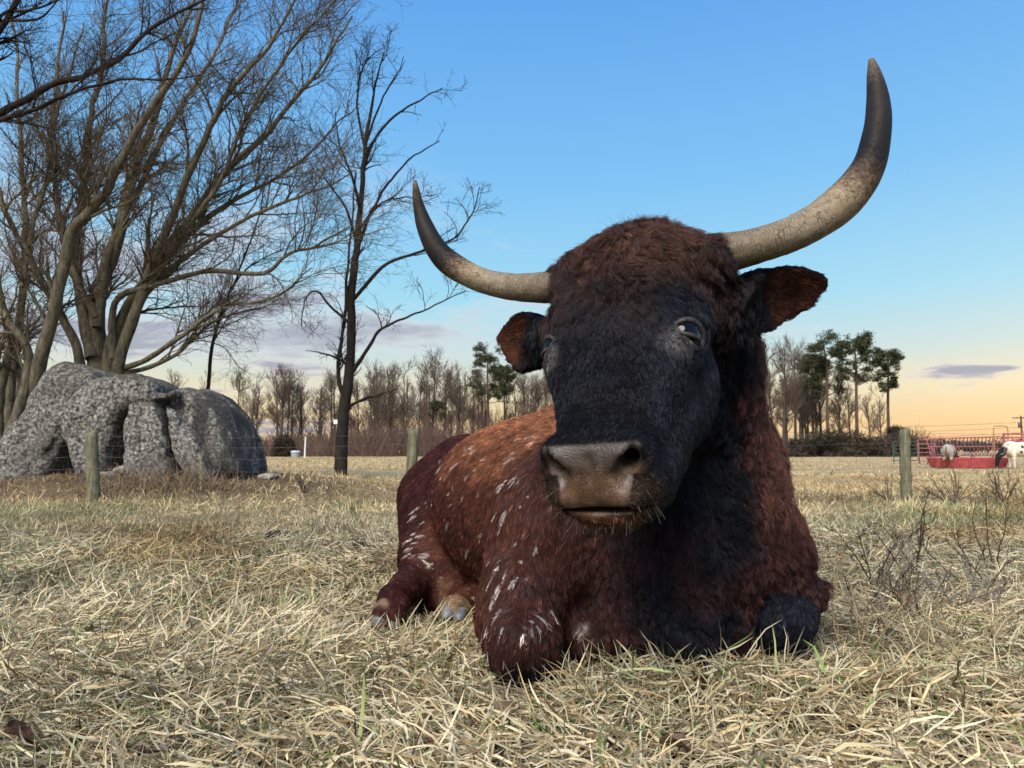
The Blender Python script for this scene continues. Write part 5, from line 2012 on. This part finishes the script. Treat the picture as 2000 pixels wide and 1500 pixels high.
    tag(bpy.data.objects['fence_weeds'], 'brown dead weeds along the foot of the wire fence and boulders', 'weeds', kind='stuff')


build_grass()


# ------------------------------------------------------------------ single plants
WEED = G('dead_stems', .8, .1).color((.050, .036, .028)).m
WEED_BROWN = G('brown_stems', .8, .1).color((.105, .075, .055)).m
WEED_PALE = G('dry_stalks', .8, .1).color((.30, .225, .125)).m


def dead_weed(label, px, Y, top, n, seed, mat=None, spread=.45, name='dead_weed'):
    rs = np.random.default_rng(seed)
    b = PG(px, Y); b[2] = float(ground_z(b[0], Y))
    h = (P(px, top, Y)[2] - b[2])
    root = empty(name, b)
    tag(root, label, 'plant')
    K = 8
    st = np.empty((n, K, 3)); st[:, 0] = b + rs.normal(0, .012, (n, 3)) * [1, 1, 0]
    d = nrm(np.stack([rs.normal(0, spread, n), rs.normal(0, spread * .7, n), np.ones(n)], -1))
    ln = h * rs.uniform(.6, 1.08, n)
    for k in range(1, K):
        d = nrm(d + rs.normal(0, .12, (n, 3)))
        st[:, k] = st[:, k - 1] + d * (ln / (K - 1))[:, None]
    r = np.linspace(.0034, .0013, K)[None].repeat(n, 0) * (Y / 3.0) ** .45
    for i in range(n):
        V, F_ = btubes(st[i:i + 1], r[i:i + 1], 5)
        mesh_obj('stem', V, F_, mat or WEED, root)
    b1, r1 = spawn(rs, st, r, n * 7, (.3, 1), (h * .10, h * .32), (.4, 1.1), 5, .6, 0.0010, .2, wander=.15)
    b2, r2 = spawn(rs, b1, r1, n * 16, (.2, 1), (h * .04, h * .13), (.3, 1.1), 4, .7, 0.0009, .2, wander=.2)
    V, F_ = btubes(b1, r1, 3); V2, F2 = btubes(b2, r2, 3)
    o = mesh_obj('twigs', np.vstack([V, V2]), np.vstack([F_, F2 + len(V)]), mat or WEED, root)
    o['kind'] = 'stuff'
    return root


dead_weed('dark branching dead weed just right of the shaggy shoulder of the bull', 1700, 2.9, 985, 4, 1)
dead_weed('taller dark dead weed with crossing twigs between bull and lone post', 1775, 3.1, 960, 4, 2)
dead_weed('spreading dead weed with long slanting twigs at the right picture edge', 1890, 2.8, 1010, 5, 3, spread=.8)
dead_weed('low dark weed tangle between the shoulder and the taller dead weed', 1668, 2.45, 1060, 5, 21, spread=.7)
dead_weed('grey weed tangle in the pale grass below the taller dead weed', 1790, 2.3, 1075, 6, 22, WEED_BROWN, .8)
dead_weed('tall single dark weed with side twigs near the right picture edge', 1925, 3.3, 950, 3, 23, spread=.35)
dead_weed('pale tangle of dry stems in the right middle grass', 1850, 2.05, 1130, 7, 24, WEED_PALE, .9)
dead_weed('thin dry weed close to the dark folded knee', 1650, 2.0, 1120, 4, 25, WEED_PALE, .6)
WEED_GREY = G('grey_stems', .85, .1).color((.19, .165, .135)).m
dead_weed('dense grey weed tangle in the middle of the right hand grass', 1745, 2.55, 1030, 10, 26, WEED_GREY, .9)
dead_weed('dense grey weed tangle at the right picture edge below the dark weed', 1905, 2.3, 1080, 11, 27, WEED_GREY, 1.0)
dead_weed('low grey weed tangle beside the dark folded knee', 1690, 2.15, 1125, 8, 28, WEED_GREY, 1.0)
dead_weed('thin pale stalk standing straight against the flank of the shaggy neck', 1628, 2.5, 985, 1, 4, WEED_PALE, .04, 'dry_stalk')
dead_weed('bushy dark little shrub at the foot of the mound before the black trunk', 600, 7.9, 925, 6, 5, spread=.3, name='small_shrub')
dead_weed('lone dark stalk between the little shrub and the black trunk', 640, 8.0, 925, 1, 6, spread=.1, name='dry_stalk')
dead_weed('brown twiggy weed to the left of the lone fence post', 1732, 7.5, 915, 9, 7, WEED_BROWN, .55)
dead_weed('brown thicket of weeds to the right of the lone fence post', 1850, 7.4, 912, 16, 8, WEED_BROWN, .8)
dead_weed('brown thicket of weeds at the right picture edge under the cattle', 1950, 7.6, 912, 16, 9, WEED_BROWN, .8)
dead_weed('pale bent weed leaning on the streaked boulder', 400, 8.3, 860, 3, 10, WEED_PALE, .35)
dead_weed('pale weed stalks between first post and split boulders', 245, 8.0, 900, 5, 11, WEED_PALE, .6)
dead_weed('brown weed tangle in front of the tilted slab', 345, 8.0, 905, 7, 12, spread=.8)
dead_weed('upright rush like tuft below the black trunked tree', 690, 6.3, 985, 12, 13, G('green_rush', .7, .2).color((.16, .15, .07)).m, .35, 'grass_tuft')


def tall_blade(label, px, Y, top, w, col, lean, seed):
    rs = np.random.default_rng(seed)
    b = PG(px, Y); b[2] = float(ground_z(b[0], Y))
    t = P(px + lean, top, Y + .02)
    K = 8
    s = np.linspace(0, 1, K)[:, None]
    pth = b + (t - b) * s + np.array([0, 0.02, 0]) * np.sin(s * 3) + np.array([lean / 1500. * .3, 0, 0]) * s ** 2
    wd = w * np.interp(s[:, 0], [0, .3, .8, 1], [.8, 1, .7, .05]) / 2
    V = np.stack([pth - np.array([1, .2, 0]) * wd[:, None], pth + np.array([0, -.4, 0]) * wd[:, None] * .6, pth + np.array([1, .2, 0]) * wd[:, None]], 1).reshape(-1, 3)
    F_ = []
    for k in range(K - 1):
        F_ += [(k * 3, k * 3 + 1, k * 3 + 4, k * 3 + 3), (k * 3 + 1, k * 3 + 2, k * 3 + 5, k * 3 + 4)]
    g = G('fresh_blade', .45, .35).color(col)
    o = mesh_obj('green_shoot', V, F_, g.m, origin=b)
    tag(o, label, 'grass')


tall_blade('tall pale green grass blade standing upright at the bottom centre', 708, 1.36, 1310, .007, (.30, .34, .13), 2, 1)
tall_blade('short bright green blade at the bottom edge below the upright blade', 652, 1.27, 1465, .011, (.14, .26, .04), -8, 2)
tall_blade('green blade leaning right in the straw at the bottom right', 1322, 1.36, 1400, .007, (.09, .15, .035), 45, 3)
tall_blade('stiff green blade in front of the dark brisket', 1238, 1.62, 1262, .006, (.07, .09, .03), -2, 4)


# ------------------------------------------------------------------ dead leaves and dung
def dead_leaf(label, px, py, L, rot, col, seed):
    rs = np.random.default_rng(seed)
    Y = CAM_H * FPX / (py - 880.0)
    c = PG(px, Y); c[2] = float(ground_z(c[0], Y)) + .035
    nU, nV = 13, 9
    u = np.linspace(0, 1, nU); v = np.linspace(-1, 1, nV)
    U_, V_ = np.meshgrid(u, v, indexing='ij')
    half = np.sin(np.clip(U_, .02, .98) * np.pi) ** .7 * (.30 + .07 * np.sin(U_ * 16 + seed)) * (1 + .12 * np.sin(U_ * 9))
    x = (U_ - .5) * L
    y = V_ * half * L
    z = .20 * L * V_ ** 2 * (.6 + .5 * np.sin(U_ * 3 + seed)) + .10 * L * np.sin(U_ * 4 + seed) + .03 * L * np.sin(V_ * 8 + U_ * 7)
    q = np.stack([x, y, z], -1).reshape(-1, 3)
    R = np.array(Matrix.Rotation(rot, 3, 'Z') @ Matrix.Rotation(rs.uniform(-.3, .6), 3, 'X') @ Matrix.Rotation(rs.uniform(-.4, .4), 3, 'Y'))
    q = q @ R.T + c
    i = np.arange(nU - 1)[:, None] * nV + np.arange(nV - 1)[None]
    F_ = np.stack([i, i + 1, i + 1 + nV, i + nV], -1).reshape(-1, 4)
    g = G('dead_leaf', .6, .3)
    co = g.coord('Object')
    g.color(g.mix(g.ramp(g.noise(co, 70, 5), [(.35, .7), (.65, 0.0)]), col, tuple(k * .45 for k in col)))
    g.bump(g.noise(co, 120, 4), .5, .003)
    root = empty('dead_leaf', c)
    tag(root, label, 'leaf')
    mesh_obj('blade', q, F_, g.m, root)
    a = q.reshape(nU, nV, 3)[:, nV // 2] + np.array([0, 0, .0008])
    st = np.vstack([a, a[-1] + (a[-1] - a[-3]) * 1.2])
    tube_mesh('midrib', [st], [np.linspace(.0006, .0012, len(st))], g.m, root, 4)


for a in [('reddish brown dead leaf in the lower left corner of the grass', 84, 1452, .075, .5, (.105, .052, .034), 1),
          ('greyish dead leaf in the straw at the bottom, below the stretched hind hoof side', 325, 1462, .055, .9, (.15, .105, .085), 2),
          ('dark brown curled leaf at the bottom between the green blades', 470, 1392, .060, 2.0, (.085, .052, .032), 3),
          ('broad brown leaf half covered with straw in front of the spotted knee', 965, 1410, .080, .3, (.13, .088, .060), 4),
          ('dark curled leaf in the straw near the right picture edge', 1928, 1312, .085, 1.2, (.085, .050, .040), 5),
          ('brown leaf at the bottom edge below the dark brisket', 1310, 1478, .060, 2.6, (.10, .058, .042), 6),
          ('brown folded leaf in the straw in front of the brisket', 1352, 1372, .055, 1.0, (.085, .050, .034), 7)]:
    dead_leaf(*a)


def dung(label, px, py, w, h, seed):
    rs = np.random.default_rng(seed)
    Y = CAM_H * FPX / (py - 880.0)
    c = PG(px, Y); c[2] = float(ground_z(c[0], Y)) + .01
    W_ = w / FPX * Y; Hh = h / FPX * Y
    vox = .006
    lo = np.array([-W_ * .7, -W_ * .6, -.03]); hi = np.array([W_ * .7, W_ * .6, Hh * 1.4])
    n = np.ceil((hi - lo) / vox).astype(int)
    X = np.stack(np.meshgrid(*[lo[i] + vox * np.arange(n[i]) for i in range(3)], indexing='ij'), -1)
    f = np.full(X.shape[:-1], 1.0)
    for _ in range(7):
        cc = np.array([rs.uniform(-.38, .38) * W_, rs.uniform(-.3, .3) * W_, rs.uniform(0, .45) * Hh])
        r = rs.uniform(.16, .27) * W_
        d = np.linalg.norm((X - cc) * [1, 1, W_ * .55 / Hh], axis=-1) - r
        hh = np.maximum(.02 - np.abs(f - d), 0) / .02
        f = np.minimum(f, d) - hh * hh * .005
    f += .010 * VN[seed % 6](X + seed, 30, 3)
    g = vdb.FloatGrid(1.0); g.copyFromArray(f.astype(np.float32))
    v, q = g.convertToQuads(0.0)
    gm = G('dung', .8, .2); gm.color((.026, .020, .015)); gm.bump(gm.noise(gm.coord('Object'), 70, 5), .8, .01)
    o = mesh_obj('dung_pile', v * vox + lo + c, np.asarray(q, np.int64)[:, ::-1], gm.m, origin=c)
    tag(o, label, 'dung')


dung('dark dung pile in the grass below the black trunked tree', 546, 1048, 46, 20, 1)
dung('flatter dung pile near the rump of the bull', 716, 1072, 48, 20, 2)
dung('tiny dark clod in front of the first dung pile', 508, 1064, 24, 10, 3)


# ================================================================== cattle, trough, corral on the right
def build_cow(label, base, yaw, sc, spots, cols, graze, group):
    """A standing animal with lowered head, built as one skin in its own coordinates (x forward)."""
    vox = .022
    lo = np.array([-1.15, -.42, -.02]); hi = np.array([1.35, .42, 1.45])
    n = np.ceil((hi - lo) / vox).astype(int)
    X = np.stack(np.meshgrid(*[(lo[i] + vox * np.arange(n[i])).astype(np.float32) for i in range(3)], indexing='ij'), -1)
    f = np.full(X.shape[:-1], 1.0, np.float32)

    def add(d, k):
        nonlocal f
        h = np.maximum(k - np.abs(f - d), 0) / k
        f = np.minimum(f, d) - h * h * k * .25
    add(d_ell(X, (-.02, 0, .86), (.72, .27, .33)), .1)
    add(d_ell(X, (.48, 0, .88), (.34, .24, .34)), .1)
    add(d_ell(X, (-.58, 0, .92), (.30, .25, .30)), .1)
    nk = (1.12, 0, .55) if graze else (1.05, 0, .8)
    add(d_cone(X, (.62, 0, 1.0), nk, .20, .125), .1)
    mz = (1.22, 0, .16) if graze else (1.3, 0, .5)
    add(d_cone(X, nk, mz, .115, .075), .05)
    for s in (-1, 1):
        add(d_cone(X, (.50, s * .15, .70), (.50, s * .15, .40), .11, .065), .06)
        add(d_cone(X, (.50, s * .15, .42), (.49, s * .15, .03), .058, .042), .03)
        add(d_cone(X, (-.62, s * .15, .85), (-.60, s * .16, .50), .17, .085), .06)
        add(d_cone(X, (-.60, s * .16, .50), (-.74, s * .16, .40), .075, .058), .03)
        add(d_cone(X, (-.74, s * .16, .40), (-.70, s * .16, .03), .055, .042), .03)
        e = np.array(nk) + [-.02, s * .15, .02]
        add(d_ell(X, e, (.03, .09, .045)), .03)
    g = vdb.FloatGrid(1.0); g.copyFromArray(f)
    v, q = g.convertToQuads(0.0)
    V = v * vox + lo
    c = np.array(cols['body'])[None].repeat(len(V), 0)
    nz = VN[0](V, 3.5, 3)
    for cen, r, cc in spots:
        w = smooth01(r, r * .8, np.linalg.norm((V - np.array(cen)), axis=1) + .05 * nz)
        c = c + (np.array(cc) - c) * w[:, None]
    lw = smooth01(.5, .4, V[:, 2]) * (V[:, 0] < .85)
    c = c + (np.array(cols['leg']) - c) * lw[:, None]
    hw = smooth01(.72, .85, V[:, 0] - .12 * nz)
    c = c + (np.array(cols['head']) - c) * hw[:, None]
    gm = G('cattle_coat', .75, .15)
    gm.color(gm.attr('coat').outputs['Color'])
    root = empty('cow', base)
    root.rotation_euler = (0, 0, yaw); root.scale = (sc, sc, sc)
    tag(root, label, 'cow', group)

    def part(nm, v_, f_, m):
        o = mesh_obj(nm, v_, f_, m)
        o.parent = root
        return o
    o = part('body', V, np.asarray(q, np.int64)[:, ::-1], gm.m)
    color_attr(o.data, 'coat', c)
    tl = np.array([[-.85, 0, 1.05], [-.93, 0, .9], [-.92, .01, .6], [-.90, .02, .42]])
    Vt, Ft = btubes(spline(tl, 10)[None], np.interp(np.linspace(0, 1, 10), [0, .7, .85, 1], [.03, .018, .045, .01])[None], 8)
    part('tail', Vt, Ft, G('tail_hair', .8, .1).color(cols['leg']).m)
    hm = G('cow_horn', .5, .3).color((.35, .29, .20)).m
    for s in (-1, 1):
        a = np.array(nk) + [-.04, s * .10, .08]
        hp = spline(np.array([a, a + [0, s * .18, .03], a + [.04, s * .30, .14], a + [.04, s * .33, .26]]), 10)
        Vh, Fh = btubes(hp[None], np.linspace(.032, .006, 10)[None], 8)
        part('horn', Vh, Fh, hm)
    return root


WHT = (.52, .48, .42)
c1 = PG(1852, 31.0, 0); c1[2] = float(ground_z(c1[0], c1[1]))
build_cow('small speckled white and brown cow with its rump turned, eating at the red trough', c1, math.radians(50), .78,
          [((.45, 0, .8), .50, (.11, .05, .03)), ((.1, .2, .6), .26, (.14, .07, .04)), ((-.3, -.25, .8), .16, (.13, .07, .045)), ((-.6, .2, .65), .14, (.14, .07, .04))], dict(body=(.30, .26, .23), leg=(.15, .06, .028), head=(.05, .025, .02)), True, 'cattle at the trough')
c2 = PG(1992, 30.2, 0); c2[2] = float(ground_z(c2[0], c2[1]))
build_cow('white cow with black head and black spots, cut off by the right picture edge', c2, math.radians(184), .86,
          [((.15, s * .25, .95), .07, (.012, .012, .014)) for s in (-1, 1)] + [((-.02, s * .27, .80), .075, (.012, .012, .014)) for s in (-1, 1)] + [((.2, s * .25, .74), .06, (.012, .012, .014)) for s in (-1, 1)]
          + [((.52, .15, .2), .22, (.015, .014, .014)), ((.52, -.15, .2), .22, (.015, .014, .014))], dict(body=(.62, .56, .44), leg=WHT, head=(.010, .010, .014)), True, 'cattle at the trough')


def box(c, d, M=None):
    """Vertices and faces of a box centred at c with full sizes d."""
    s = np.array([[x, y, z] for x in (-.5, .5) for y in (-.5, .5) for z in (-.5, .5)]) * d
    if M is not None:
        s = s @ np.asarray(M).T
    return s + np.asarray(c), [(0, 1, 3, 2), (4, 6, 7, 5), (0, 4, 5, 1), (2, 3, 7, 6), (0, 2, 6, 4), (1, 5, 7, 3)]


RED = G('red_paint', .55, .3)
RED.color(RED.ramp(RED.noise(RED.coord('Object'), 6, 5), [(.35, (.30, .055, .055)), (.6, (.42, .075, .085)), (.8, (.40, .16, .15))]))
REDM = RED.m
PINK = G('faded_red_pipe', .5, .3)
PINK.color(PINK.ramp(PINK.noise(PINK.coord('Object'), 3, 4), [(.35, (.24, .06, .065)), (.6, (.36, .12, .125)), (.8, (.42, .22, .21))]))
PINKM = PINK.m
GREENM = G('green_pipe', .5, .3).color((.035, .085, .065)).m
STEEL = G('dark_steel', .5, .4).color((.08, .07, .07)).m


def build_trough():
    Y = 31.3
    a = PG(1816, Y); b = PG(1955, Y)
    z = float(ground_z(a[0], Y)) + .0
    root = empty('feed_trough', ((a[0] + b[0]) / 2, Y, z))
    tag(root, 'long red feed trough standing on the pasture between the two cows', 'trough')
    L, h, w = b[0] - a[0], .40, .75
    def wall(nm, p0, p1, p2, p3, t):
        n = nrm(np.cross(p1 - p0, p3 - p0)) * t
        v = np.array([p0, p1, p2, p3, p0 + n, p1 + n, p2 + n, p3 + n])
        mesh_obj(nm, v, [(3, 2, 1, 0), (4, 5, 6, 7), (0, 1, 5, 4), (1, 2, 6, 5), (2, 3, 7, 6), (3, 0, 4, 7)], REDM, root, smooth=False)
    x0, x1 = a[0], b[0]
    A = lambda x, y, zz: np.array([x, y, z + zz])
    wall('side_panel', A(x0 + .1, Y - w / 2 + .12, .02), A(x1 - .1, Y - w / 2 + .12, .02), A(x1, Y - w / 2, h), A(x0, Y - w / 2, h), .02)
    wall('side_panel', A(x1 - .1, Y + w / 2 - .12, .02), A(x0 + .1, Y + w / 2 - .12, .02), A(x0, Y + w / 2, h), A(x1, Y + w / 2, h), .02)
    wall('end_panel', A(x0 + .1, Y + w / 2 - .12, .02), A(x0 + .1, Y - w / 2 + .12, .02), A(x0, Y - w / 2, h), A(x0, Y + w / 2, h), .02)
    wall('end_panel', A(x1 - .1, Y - w / 2 + .12, .02), A(x1 - .1, Y + w / 2 - .12, .02), A(x1, Y + w / 2, h), A(x1, Y - w / 2, h), .02)
    v, f = box((root.location.x, Y, z + .03), (L - .2, w - .24, .02)); mesh_obj('floor_panel', v, f, REDM, root, smooth=False)
    for yy in (-w / 2, w / 2):
        tube_mesh('rim', [np.array([A(x0, Y + yy, h), A(x1, Y + yy, h)])], [np.array([.022, .022])], REDM, root, 8)


build_trough()


def rail_panel(name, label, p0, p1, z0, h, nrails, mat, uprights, r=.024, group='corral panels'):
    """A pipe panel from p0 to p1."""
    p0 = np.array(p0, float); p1 = np.array(p1, float)
    root = empty(name, (p0 + p1) / 2 * [1, 1, 0] + [0, 0, z0])
    tag(root, label, 'gate' if 'gate' in name else 'panel', group)
    for k in range(nrails):
        zz = z0 + .18 + (h - .18) * k / (nrails - 1)
        a, b = p0.copy(), p1.copy(); a[2] = b[2] = zz
        tube_mesh('rail', [np.array([a, b])], [np.array([r, r])], mat, root, 8)
    for s in uprights:
        a = p0 + (p1 - p0) * s
        tube_mesh('upright', [np.array([[a[0], a[1] - .01, z0 + .02], [a[0], a[1] - .01, z0 + h + .015]])], [np.array([r * 1.25] * 2)], mat, root, 8)
    return root


def build_corral():
    g = lambda x, y: float(ground_z(x, y))
    P0 = lambda px, Y: PG(px, Y)
    rail_panel('pipe_gate', 'dark green pipe gate behind the lone fence post', P0(1742, 44), P0(1792, 44), g(*P0(1767, 44)[:2]), 1.25, 6, GREENM, (0, .5, 1))
    rail_panel('corral_panel', 'faded red corral panel next to the green gate', P0(1790, 43), P0(1822, 42.5), g(*P0(1806, 43)[:2]), 1.35, 6, PINKM, (0, .85, 1))
    rail_panel('corral_panel', 'far red corral panel behind the arched gateway', P0(1936, 44), P0(1975, 44), g(*P0(1955, 44)[:2]), 1.55, 5, PINKM, (0, .5, 1))
    rail_panel('corral_panel', 'high red corral panel above the spotted cow at the picture edge', P0(1958, 36), P0(2080, 36), .25, 1.05, 6, PINKM, (0, .3, .6, 1), .035)
    # hay feeder: V of slanting bars over a red frame
    Y = 40.0
    a, b = P0(1815, Y), P0(1938, Y)
    z = g(a[0], Y)
    root = empty('hay_feeder', ((a[0] + b[0]) / 2, Y, z))
    tag(root, 'long red hay feeder with slanting bars behind the trough', 'feeder')
    top, bot = z + 1.36, z + .52
    for yy, zz, nm in ((-.55, top, 'top_rail'), (.55, top, 'top_rail'), (0, bot, 'bottom_rail'), (-.3, z + .95, 'middle_rail'), (.3, z + .95, 'middle_rail')):
        tube_mesh(nm, [np.array([[a[0], Y + yy, zz], [b[0], Y + yy, zz + (.10 if zz == top else 0)]])], [np.array([.032, .032])], PINKM, root, 8)
    n = 17
    for s in (-1, 1):
        for k in range(n + 1):
            x = a[0] + (b[0] - a[0]) * k / n
            tube_mesh('bar', [np.array([[x, Y + s * .02, bot], [x + .10, Y + s * .55, top + .1 * k / n]])], [np.array([.018, .018])], PINKM if k % 4 == 0 else STEEL, root, 6)
    for k in (0, .33, .66, 1):
        x = a[0] + (b[0] - a[0]) * k
        for s in (-1, 1):
            tube_mesh('leg', [np.array([[x, Y + s * .45, z - .02], [x, Y + s * .05, bot]])], [np.array([.03, .03])], STEEL, root, 6)
    # arched gateway
    Y = 39.0
    z = g(P0(1950, Y)[0], Y)
    r = empty('arched_gateway', (P0(1952, Y)[0], Y, z))
    tag(r, 'rounded pipe arch standing over the corral next to the hay feeder', 'gateway')
    zt = P(1950, 832, Y)[2]
    xl, xr = P0(1939, Y)[0], P0(1967, Y)[0]
    pts = [[xl, Y, z], [xl, Y, zt - .15], [xl + .04, Y, zt - .04], [xl + .15, Y, zt], [xr - .15, Y, zt], [xr - .04, Y, zt - .04], [xr, Y, zt - .15], [xr, Y, z]]
    tube_mesh('arch_pipe', [np.array(pts)], [np.full(8, .028)], G('tan_pipe', .5, .3).color((.30, .19, .08)).m, r, 8)
    for zz in (.35, .6, .85, 1.1, 1.35):
        tube_mesh('crossbar', [np.array([[xl, Y, z + zz], [xr, Y, z + zz]])], [np.array([.018, .018])], STEEL, r, 6)
    # utility pole and its wires
    Y = 120.0
    b0 = PG(1994, Y)
    zt = P(1994, 812, Y)[2]
    pole = empty('utility_pole', (b0[0], Y, -.5))
    tag(pole, 'distant wooden utility pole with crossarm at the right picture edge', 'pole')
    tube_mesh('mast', [np.array([[b0[0], Y, -.5], [b0[0], Y, zt]])], [np.array([.16, .12])], BARK_FAR, pole, 8)
    v, f = box((b0[0] - .35, Y, zt - .35), (1.9, .12, .14)); mesh_obj('crossarm', v, f, BARK_FAR, pole, smooth=False)
    tube_mesh('transformer', [np.array([[b0[0] - .3, Y, zt - 1.9], [b0[0] - .3, Y, zt - 1.85], [b0[0] - .3, Y, zt - 1.1], [b0[0] - .3, Y, zt - 1.05]])], [np.array([.05, .2, .2, .05])], STEEL, pole, 10)
    for k, (x_, dz) in enumerate(((-1.2, -.27), (-.6, -.27), (.4, -.27), (0, -1.0))):
        v, f = box((b0[0] + x_, Y, zt + dz), (.09, .09, .16)); mesh_obj('insulator', v, f, STEEL, pole, smooth=False)
    for k, (y1, y2) in enumerate(((820, 816), (832, 824), (846, 832))):
        A, B = P(1500, y1 + 12, 170), P(2300, y2 - 8, 90)
        s = np.linspace(0, 1, 30)[:, None]
        pts = A + (B - A) * s - np.array([0, 0, .8]) * np.sin(s * np.pi)
        o = tube_mesh('power_line', [pts], [np.full(30, .022)], STEEL, None, 4)
        tag(o, ['highest', 'middle', 'lowest'][k] + ' of the power lines sagging across the orange horizon', 'cable', 'power lines')
    # things at the edge of the far field on the left
    for px, top, Y, lab, nm in ((597, 852, 60, 'white stake standing at the field edge beside the boulders', 'white_stake'),):
        b = PG(px, Y); b[2] = g(b[0], Y)
        t = P(px, top, Y)
        r_ = empty(nm, b); tag(r_, lab, 'post')
        tube_mesh('shaft', [np.array([b, t])], [np.array([.07, .06])], G('white_plastic', .5, .3).color((.6, .6, .58)).m, r_, 8)
        tube_mesh('cap', [np.array([t, t + [0, 0, .08], t + [0, 0, .1]])], [np.array([.085, .085, .02])], STEEL, r_, 8)
    b = PG(654, 55); b[2] = g(b[0], 55)
    t = P(656, 828, 55)
    r_ = empty('nest_box_pole', b); tag(r_, 'small white nest box on a thin pole left of the black trunk', 'nest box')
    tube_mesh('pole', [np.array([b, t])], [np.array([.05, .04])], BARK_FAR, r_, 8)
    v, f = box(t + [0, 0, .16], (.28, .28, .34)); mesh_obj('box', v, f, G('white_box', .6, .2).color((.55, .56, .58)).m, r_, smooth=False)
    v, f = box(t + [0, 0, .345], (.36, .36, .03)); mesh_obj('roof', v, f, STEEL, r_, smooth=False)
    b = PG(579, 58); b[2] = g(b[0], 58)
    r_ = empty('water_tank', b); tag(r_, 'small white topped water tank at the far field edge beside the boulders', 'tank')
    tube_mesh('wall', [np.array([b, b + [0, 0, .42]])], [np.array([.33, .33])], G('grey_tub', .6, .3).color((.22, .24, .25)).m, r_, 14)
    tube_mesh('lid', [np.array([b + [0, 0, .42], b + [0, 0, .50], b + [0, 0, .54], b + [0, 0, .545]])], [np.array([.36, .36, .2, .01])], G('white_lid', .5, .3).color((.45, .46, .48)).m, r_, 14)


build_corral()
